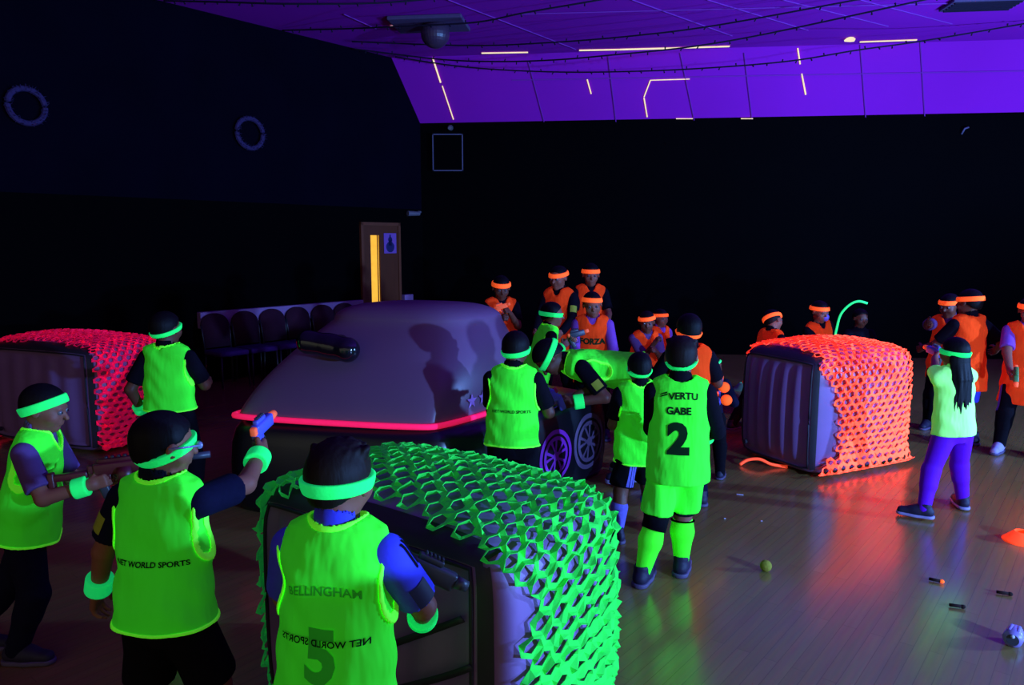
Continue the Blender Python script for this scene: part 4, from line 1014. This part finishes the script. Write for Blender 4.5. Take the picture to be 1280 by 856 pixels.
# boy by the pink net
Y = 5.2; h = hh(386, Y)
person('pink', 'boy in green vest standing beside the pink net, back to the camera', px_x(211, 470, Y), Y, h, 4, head=(20, -4, 0), rh=(.09, .22, .62), lh=(-.16, .03, .5), skin='skin_dark', bz=-.05, bt=14, bw=.07, vox=.01, near=True, legs='trousers', legmat='black_cloth', wrist=(WB_, None), hem=.03)
# boy leaning over the car
Y = 4.62; h = hh(411, Y)
p = person('car', 'boy in green vest leaning on the car base in front of the stars', px_x(641, 500, Y), Y, h, 8, lean=6, head=(8, 8, 4), rh=at_y(678, 500, 4.88), lh=at_y(628, 500, 4.95), rpole=(.4, -.5, -.7), lpole=(-.15, -.3, -.9), skin='skin_dark', bz=-.08, bt=16, br=-8, bw=.08, vox=.008, near=True, legs='trousers', legmat='black_cloth', hem=-.015, curl=(60, 60))
lettering(p['bib'].parent, 'NET WORLD SPORTS', .025, p['P'], p['T'], p['H'], .14, p['bib'], MATS['letter_dark'], bold=.0006)
hd = p['hands'][1]; blaster('pink toy pistol in the hand of the boy leaning on the car', hd[0], Vector((.25, .8, .0)), .7, 'gun_red', 'trim_pink', 'gun_grey')
# boy behind the car in profile
Y = 6.95; h = hh(372, Y)
p = person('behind', 'boy in green vest turned right, standing behind the car', px_x(677, 440, Y), Y, h, 78, lean=18, head=(4, 2, 0), hipy=-.05, rh=at_y(703, 433, 6.8), lh=at_y(710, 428, 7.1), skin='skin', bz=.02, bt=-4, bw=.09, vox=.01, near=True, hem=-.15, legs='trousers', legmat='black_cloth', wrist=(None, WB_), eyes=True, curl=(60, 60))
hd = p['hands'][0]; blaster('dark toy blaster with orange tip held behind the car', hd[0], Vector((1, .1, .25)), .9, 'gun_grey', 'gun_orange', 'gun_grey')
# bent-over boy
Y = 5.95; hB = 1.66
p = person('bent', 'boy bent right over the car base, green vest, dark sleeve with yellow badge', px_x(790, 520, Y), Y, hB, -97, lean=80, head=(6, 62, 0), hipy=-.01, crouch=-.03, rh=at_y(706, 503, 6.0), lh=at_y(716, 503, 5.65), rpole=(.3, -.9, -.5), lpole=(-.3, -.9, -.5), skin='skin_dark', bz=.06, bt=-4, bw=.085, vox=.008, near=True, legs='trousers', legmat='black_cloth', sole='sole_pale',
           hem=-.03, wrist=(WB_, None), curl=(65, 65), eyes=True, feet=((-.08, .02), (.07, -.05)))
hd = p['hands'][0]; blaster('blue and red toy blaster aimed by the bent-over boy', hd[0] + Vector((-.05, -.10, .05)), Vector((-.62, -.25, -.5)), 1.15, 'gun_blue', 'gun_red', 'gun_blue')
# boy with striped shorts
Y = 4.78; h = hh(437, Y)
p = person('stripe', 'boy in black shorts with pale side stripes, half behind the boy numbered 2', px_x(798, 540, Y), Y, h, -12, lean=-2, twist=14, head=(2, 10, 0), lh=(-.06, .16, .6), rh=(.08, .22, .62), skin='skin_dark', bz=-.14, bt=24, br=-6, bw=.075, vox=.008, near=True, hem=-.08, sock='pale_sock', sockt=.62, shoe='shoe_dark', feet=((-.13, -.06), (.1, .03)), legs='shorts')
def side_stripes(p, i, name, m, n=3, gap=.022, w=.008, t0=.12, t1=.82, out=None, seg=('hip', 'K'), part=('shorts', 'trousers', 'leggings')):
    a, b = p[seg[0]][i], p[seg[1]][i]; d = (b - a).normalized(); Rw = p['root']
    o = [c for c in Rw.children if c.name.split('.')[0] in part][0]
    bv = BVHTree.FromPolygons([v.co.copy() for v in o.data.vertices], [tuple(q.vertices) for q in o.data.polygons]); side = out or Vector(((-1, 1)[i], -.35, 0))
    side = (side - d * side.dot(d)).normalized(); tn_ = d.cross(side).normalized(); bm = bmesh.new()
    for k in range(n):
        prev = None
        for j in range(15):
            t = t0 + (t1 - t0) * j / 14; c = a.lerp(b, t) + tn_ * ((k - (n - 1) / 2) * gap); cur = []
            for s in (-1, 1):
                q_ = c + tn_ * (s * w); hit = bv.ray_cast(q_ + side * .5, -side); cur.append(bm.verts.new((hit[0] if hit[0] else q_) + side * .003))
            if prev: bm.faces.new((prev[0], prev[1], cur[1], cur[0]))
            prev = cur
    bm_obj(name, bm, MATS[m], o)
side_stripes(p, 0, 'side_stripes', 'pale_sock', out=Vector((.35, -1, 0)))
# boy numbered 2
Y = 4.12; h = hh(417, Y)
p = person('two', 'boy all in green with a black 2 on his back, mid-stride', px_x(848, 560, Y), Y, h, 8, lean=1, head=(8, 8, 0), lh=(-.05, .2, .6), rh=(.11, .17, .55), lpole=(-.35, -.7, -.6), rpole=(.55, -.6, -.5), skin='skin', shirt='dark_cloth', sleeve='half', bz=-.16, bt=22, br=-4, bw=.07, hair='tuft', hairmat='hair_brown', vox=.007, near=False, hem=-.07, bib='bib_green',
           sock='sock_green', sockt=.77, legs='shorts', legmat='bib_green', feet=((-.135, -.06), (.03, .06)), kpole=((.7, 1, 0), (-.2, 1, 0)), toe=(-20, 14), wrist=(None, WB_), curl=(60, 60), bibwrinkle=.003)
rr = p['bib'].parent
lettering(rr, 'VERTU', .052, p['P'], p['T'], p['H'], .272, p['bib'], MATS['letter_dark'], x0=.012, arch=.008, bold=.0015)
bm = bmesh.new(); 
lettering(rr, 'GABE', .054, p['P'], p['T'], p['H'], .212, p['bib'], MATS['letter_dark'], x0=-.012, bold=.0022)
lettering(rr, '2', .225, p['P'], p['T'], p['H'], .062, p['bib'], MATS['letter_dark'], x0=-.012, bold=.012, name='number')
bm.free()
# small swoosh-like mark left of the word
bvb2 = BVHTree.FromPolygons([v.co.copy() for v in p['bib'].data.vertices], [tuple(q.vertices) for q in p['bib'].data.polygons]); bm = bmesh.new()
for dz in (0, .014):
    vs_ = []
    for x, z in [(-.125, 0), (-.085, .018), (-.083, .030), (-.118, .010)]:
        o_ = p['P'] + Vector(p['T'].col[0]) * (x + .01) + Vector(p['T'].col[2]) * (.276 * p['H'] + z * .8 - dz * .8 + .008); h_ = bvb2.ray_cast(o_ - Vector(p['T'].col[1]) * .6, Vector(p['T'].col[1])); vs_.append(bm.verts.new((h_[0] if h_[0] else o_) - Vector(p['T'].col[1]) * .003))
    bm.faces.new(vs_)
bm_obj('logo_mark', bm, MATS['letter_dark'], rr)
bm = bmesh.new(); kk = p['K'][0]
for i in (0, 1):
    kk, aa, hp_ = p['K'][i], p['An'][i], p['hip'][i]; d1 = (hp_ - kk).normalized(); add_tube(bm, [kk + (aa - kk).normalized() * .05, kk, kk + d1 * .05], [.0505 * p['H'], .0505 * p['H'], .055 * p['H']], 20)
bm_obj('black_knee_ring', bm, MATS['black_cloth'], rr, True)  # black ring drawn round each knee
# girl with long hair
Y = 5.16; h = hh(419, Y)
p = person('girl', 'girl with long dark hair in violet leggings beside the orange net', px_x(1192, 540, Y), Y, h, -14, lean=3, roll=-2, head=(-8, 0, 0), lh=at_y(1168, 445, 5.55), rh=at_y(1203, 468, 5.6), lpole=(-.5, -.2, -.8), rpole=(1, -.2, -.5), skin='skin', shirt='tee_green', tee=True, bib=None, hem=-.03, hair='long', bz=.0, bt=4, bw=.085, legs='leggings', legmat='violet_leggings', vox=.008, near=True,
           feet=((-.19, -.03), (.16, .06)), toe=(45, 25), sole='sole_pale', curl=(60, 60))
blaster('blue toy pistol raised by the girl with long hair', p['hands'][0][0] + Vector((0, 0, -.02)), Vector((-.1, 1, .1)), .9, 'gun_blue', 'gun_orange', 'gun_grey')
# boy with the orange band behind number 2
Y = 5.35; h = hh(389, Y)
person('ob', 'boy with dark hair and orange headband right behind the boy numbered 2', px_x(861, 440, Y), Y, h, -6, head=(0, 6, 0), rh=(.15, .2, .62), lh=(-.15, .2, .6), skin='skin_dark', bib='bib_orange', band='band_orange', bz=-.12, bt=16, bw=.075, vox=.01, legs='trousers', legmat='navy_cloth', wrist=(None, None))
# small child with the orange darts
Y = 6.0; h = hh(443, Y)
p = person('small', 'small child in dark violet clothes carrying orange darts, right of the boy numbered 2', px_x(889, 500, Y), Y, h, 18, lean=8, head=(60, 10, -28), rh=(.14, .2, .6), lh=(-.1, .2, .6), skin='skin', shirt='navy_cloth', sleeve='long', bib=None, band='glow_strip', bz=.12, bt=30, br=24, bw=.045, vox=.01, legs='trousers', legmat='black_cloth', curl=(60, 60))
g = at_y(905, 487, 5.8); rt = blaster('blue toy blaster with two orange balls carried by the small child', g + Vector((-.03, .05, -.06)), Vector((.4, .8, .6)), .95, 'gun_blue', 'gun_orange', 'gun_blue')
for k, (px, py) in enumerate([(905, 484), (908, 500)]):
    bm = bmesh.new(); add_sph(bm, at_y(px, py, 5.72), .044, (1, 1, .95), 14); o = bm_obj('foam_ball', bm, MATS['dart_orange'], rt, True); o.matrix_parent_inverse = (Matrix.Translation(rt.location) @ rt.rotation_euler.to_matrix().to_4x4() @ Matrix.Diagonal((*rt.scale, 1))).inverted(); o['label'] = 'bright orange foam ball'

# orange team beyond the car
def ob(key, label, px, pym, Y, top, yaw, **k):
    k.setdefault('bib', 'bib_orange'); k.setdefault('band', 'band_orange'); k.setdefault('vox', .012); k.setdefault('eyes', abs(((yaw + 180) % 360) - 180) > 60); k.setdefault('legs', 'trousers'); k.setdefault('bt', 4); k.setdefault('bz', .17); k.setdefault('bw', .095)
    return person(key, label, px_x(px, pym, Y), Y, hh(top, Y), yaw, **k)
p = ob('o1', 'child in orange vest holding a blaster across the chest, farthest left of the orange team', 626, 372, 8.4, 342, 165, head=(150 - 165 + 180 - 165, 14, 0) if 0 else (5, 16, 0), rh=(.06, .20, .70), lh=(-.02, .2, .74), skin='skin_dark', curl=(60, 60))
blaster('orange toy blaster held across the chest by the far left orange child', p['hands'][0][0] + Vector((-.08, -.02, 0)), Vector((1, -.1, .3)), .8, 'gun_orange', 'gun_orange', 'gun_grey')
ob('o2', 'tall child in orange vest with a yellow badge on the dark sleeve', 699, 365, 8.9, 330, 205, head=(10, 8, 0), rh=(.1, .2, .55), lh=(-.1, .2, .55), sleeve='long', bt=-4)
ob('o3', 'tall child in orange vest behind the one with puffy lilac sleeves', 738, 360, 9.4, 327, 178, head=(0, 6, 0), rh=(.12, .2, .55), lh=(-.1, .2, .55))
p = ob('o4', 'child in orange vest over puffy lilac sleeves, facing the camera', 741, 405, 7.3, 361, 188, head=(-8, 10, 6), lean=6, rh=(.06, .21, .56), lh=(-.13, .20, .52), shirt='lilac_shirt', sleeve='long', band='band_orange', vox=.01, legmat='black_cloth', br=-8, bz=.2, bt=10)
lettering(p['bib'].parent, 'FORZA', .075, p['P'], p['T'], p['H'], .17, p['bib'], MATS['letter_dark'], back=False, bold=.004)
p = ob('o5', 'child in orange vest with bent arms, left of the boy numbered 2', 804, 420, 7.7, 380, 170, lean=12, crouch=.03, head=(18, 8, 0), rh=(-.02, .2, .72), lh=(-.02, .25, .66), skin='skin_dark', shirt='grey_blue_shirt', curl=(60, 60), br=8, bz=.2)
ob('o6', 'child in orange vest with blue sleeve, half hidden in the row behind', 822, 415, 8.3, 384, 150, shirt='lilac_shirt', lean=5)
p = ob('o7', 'child in orange vest leaning right behind the far corner of the orange net', 961, 420, 7.45, 383, 62, lean=16, head=(4, 4, -14), hipx=-.0, hipy=-.06, feet=((-.08, -.30), (.08, -.16)), rh=(.1, .25, .62), lh=(-.05, .3, .62), skin='skin', br=-22, bz=.12, vox=.01)
p = ob('o8', 'child with lilac face mask and orange strap, behind the orange net', 1026, 410, 7.9, 372, 160, lean=6, head=(0, 8, 0), rh=(.05, .25, .6), lh=(-.1, .22, .55), roll=10)
bm = bmesh.new(); q = p['q']
add_sph(bm, q(-.10, .28, -.22), .2 * p['hs'], (1, 1, 1.0), 12); bm_obj('face_mask', bm, MATS['mask_lilac'], p['root'], True)
p = ob('o9', 'dark-clad child holding a bent glowing green strip behind the orange net', 1074, 410, 8.1, 384, 175, bib=None, band=None, head=(0, 6, 0), rh=(.14, .2, .72), lh=(-.12, .2, .55), skin='skin_dark', curl=(70, 40))
bm = bmesh.new(); add_tube(bm, catmull([at_y(1043, 424, 7.8), at_y(1046, 410, 7.8), at_y(1051, 393, 7.8), at_y(1062, 381, 7.8), at_y(1073, 376.5, 7.8), at_y(1084, 379, 7.8)], 5), .012, 8); tag(bm_obj('glow_strip', bm, MATS['glow_strip'], None, True), 'bent glowing green strip standing up behind the orange net', 'glow strip')
ob('o10', 'child in orange vest pointing left, half behind another orange vest', 1187, 400, 7.6, 364, 215, lean=6, head=(20, 10, 0), rh=at_y(1157, 404, 7.2), lh=(-.1, .25, .6), skin='skin_dark', shirt='grey_blue_shirt', curl=(20, 20))
ob('o11', 'child in orange vest and blue shorts with back turned, beyond the long-haired girl', 1212, 410, 7.0, 359, -12, lean=2, head=(-16, 0, 0), rh=at_y(1246, 436, 7.2), lh=(-.12, .25, .6), skin='skin_dark', legs='shorts', legmat='blue_shirt', hem=-.13, bt=-6, bz=.15, vox=.01)
p = ob('o12', 'child in orange vest at the right edge with blue striped dark leggings', 1285, 420, 6.75, 368, 215, head=(0, 8, 0), rh=at_y(1263, 482, 6.45), lh=(-.25, .05, .6), rpole=(.9, -.2, -.5), skin='skin', shirt='lilac_shirt', hem=-.17, legs='trousers', legmat='black_cloth', shoe='sole_pale', vox=.01, feet=((-.08, .02), (.10, .06)), curl=(30, 70))
side_stripes(p, 1, 'side_stripe', 'pale_sock', 1, .03, .018, .1, 1.0, out=Vector((1, .5, 0)))
blaster('green toy blaster held low by the child at the right edge', p['hands'][1][0] + Vector((-.01, -.02, .05)), Vector((-.25, -.5, -.9)), .9, 'gun_green', 'gun_orange', 'gun_green')
side_stripes(PEOPLE['front'], 1, 'shoulder_stripes', 'black_cloth', 3, .016, .0045, -.1, .32, Vector((.5, -.2, 1)), ('S', 'E'), ('shirt',))
# sleeve badges
def badge(key, i, label, m, w=.055, hgt=.07, t=.6, side=None):
    p = PEOPLE[key]; a, b = p['S'][i], p['E'][i]; d = (b - a).normalized(); s = side or Vector(((-1, 1)[i], -.6, .2)); s = (s - d * s.dot(d)).normalized(); tn_ = d.cross(s)
    o = [c for c in p['root'].children if c.name.split('.')[0] == 'shirt'][0]; bv = BVHTree.FromPolygons([v.co.copy() for v in o.data.vertices], [tuple(q.vertices) for q in o.data.polygons]); bm = bmesh.new(); G = []
    for u in range(6):
        row = []
        for v in range(6):
            q_ = a.lerp(b, t) + d * ((u / 5 - .5) * hgt) + tn_ * ((v / 5 - .5) * w); hit = bv.ray_cast(q_ + s * .3, -s); row.append(bm.verts.new((hit[0] if hit[0] else q_) + s * .003))
        G.append(row)
    for u in range(5):
        for v in range(5): bm.faces.new((G[u][v], G[u + 1][v], G[u + 1][v + 1], G[u][v + 1]))
    bo = bm_obj('sleeve_badge', bm, MATS[m], o, True); bo['label'] = label
badge('aim', 0, 'yellow sleeve badge', 'patch_yellow', t=.42, side=Vector((-.6, -1, .1)))
badge('front', 1, 'dark violet sleeve badge', 'shoe_dark', .06, .075, .62, side=Vector((1, -.75, .1)))
badge('bent', 0, 'yellow sleeve badge', 'patch_yellow', .07, .07, .62, side=Vector((-1, -.0, .2)))
badge('o2', 0, 'yellow sleeve badge', 'patch_yellow', .08, .08, .6, side=Vector((-.6, .8, 0)))

# ------------------------------------------------------------------ ultraviolet lamps of the hall
def spot(name, loc, target, power, col, angle=110, blend=.5, size=.12):
    l = bpy.data.lights.new(name, 'SPOT'); l.energy = power; l.color = col; l.spot_size = R(angle); l.spot_blend = blend; l.shadow_soft_size = size
    o = bpy.data.objects.new(name, l); COL.objects.link(o); o.location = loc; o.rotation_euler = (Vector(target) - Vector(loc)).to_track_quat('-Z', 'Y').to_euler(); return o
UV = (.16, .38, 1.0)
spot('black_light', (5.2, -.6, 1.6), (1.6, 5.2, 1.0), 2700, UV, 130, .5, .07)
spot('black_light', (8.5, 3.4, 1.7), (2.0, 6.5, 1.2), 3000, UV, 120, .5, .12)
spot('black_light', (8.4, 7.4, 1.4), (7.2, 9.2, 4.9), 1750, UV, 150, .8, .15)
# unseen box added beside the camera to shade the nearest boys' lower backs
rt = empty('shade_blocker', (1.4, 1.12, 0), R(20)); tag(rt, 'unseen black box with grey edges, added beside the camera to block light', 'shade blocker')
bm = bmesh.new(); add_box(bm, (0, 0, .60), (.5, .45, 1.16), bev=.015); bm_obj('body', bm, MATS['car_black'], rt)
bm = bmesh.new()
for sx in (-1, 1):
    for sy in (-1, 1): add_box(bm, (sx * .24, sy * .215, .6), (.03, .03, 1.17), bev=.005)
bm_obj('edge_trim', bm, MATS['gun_grey'], rt)
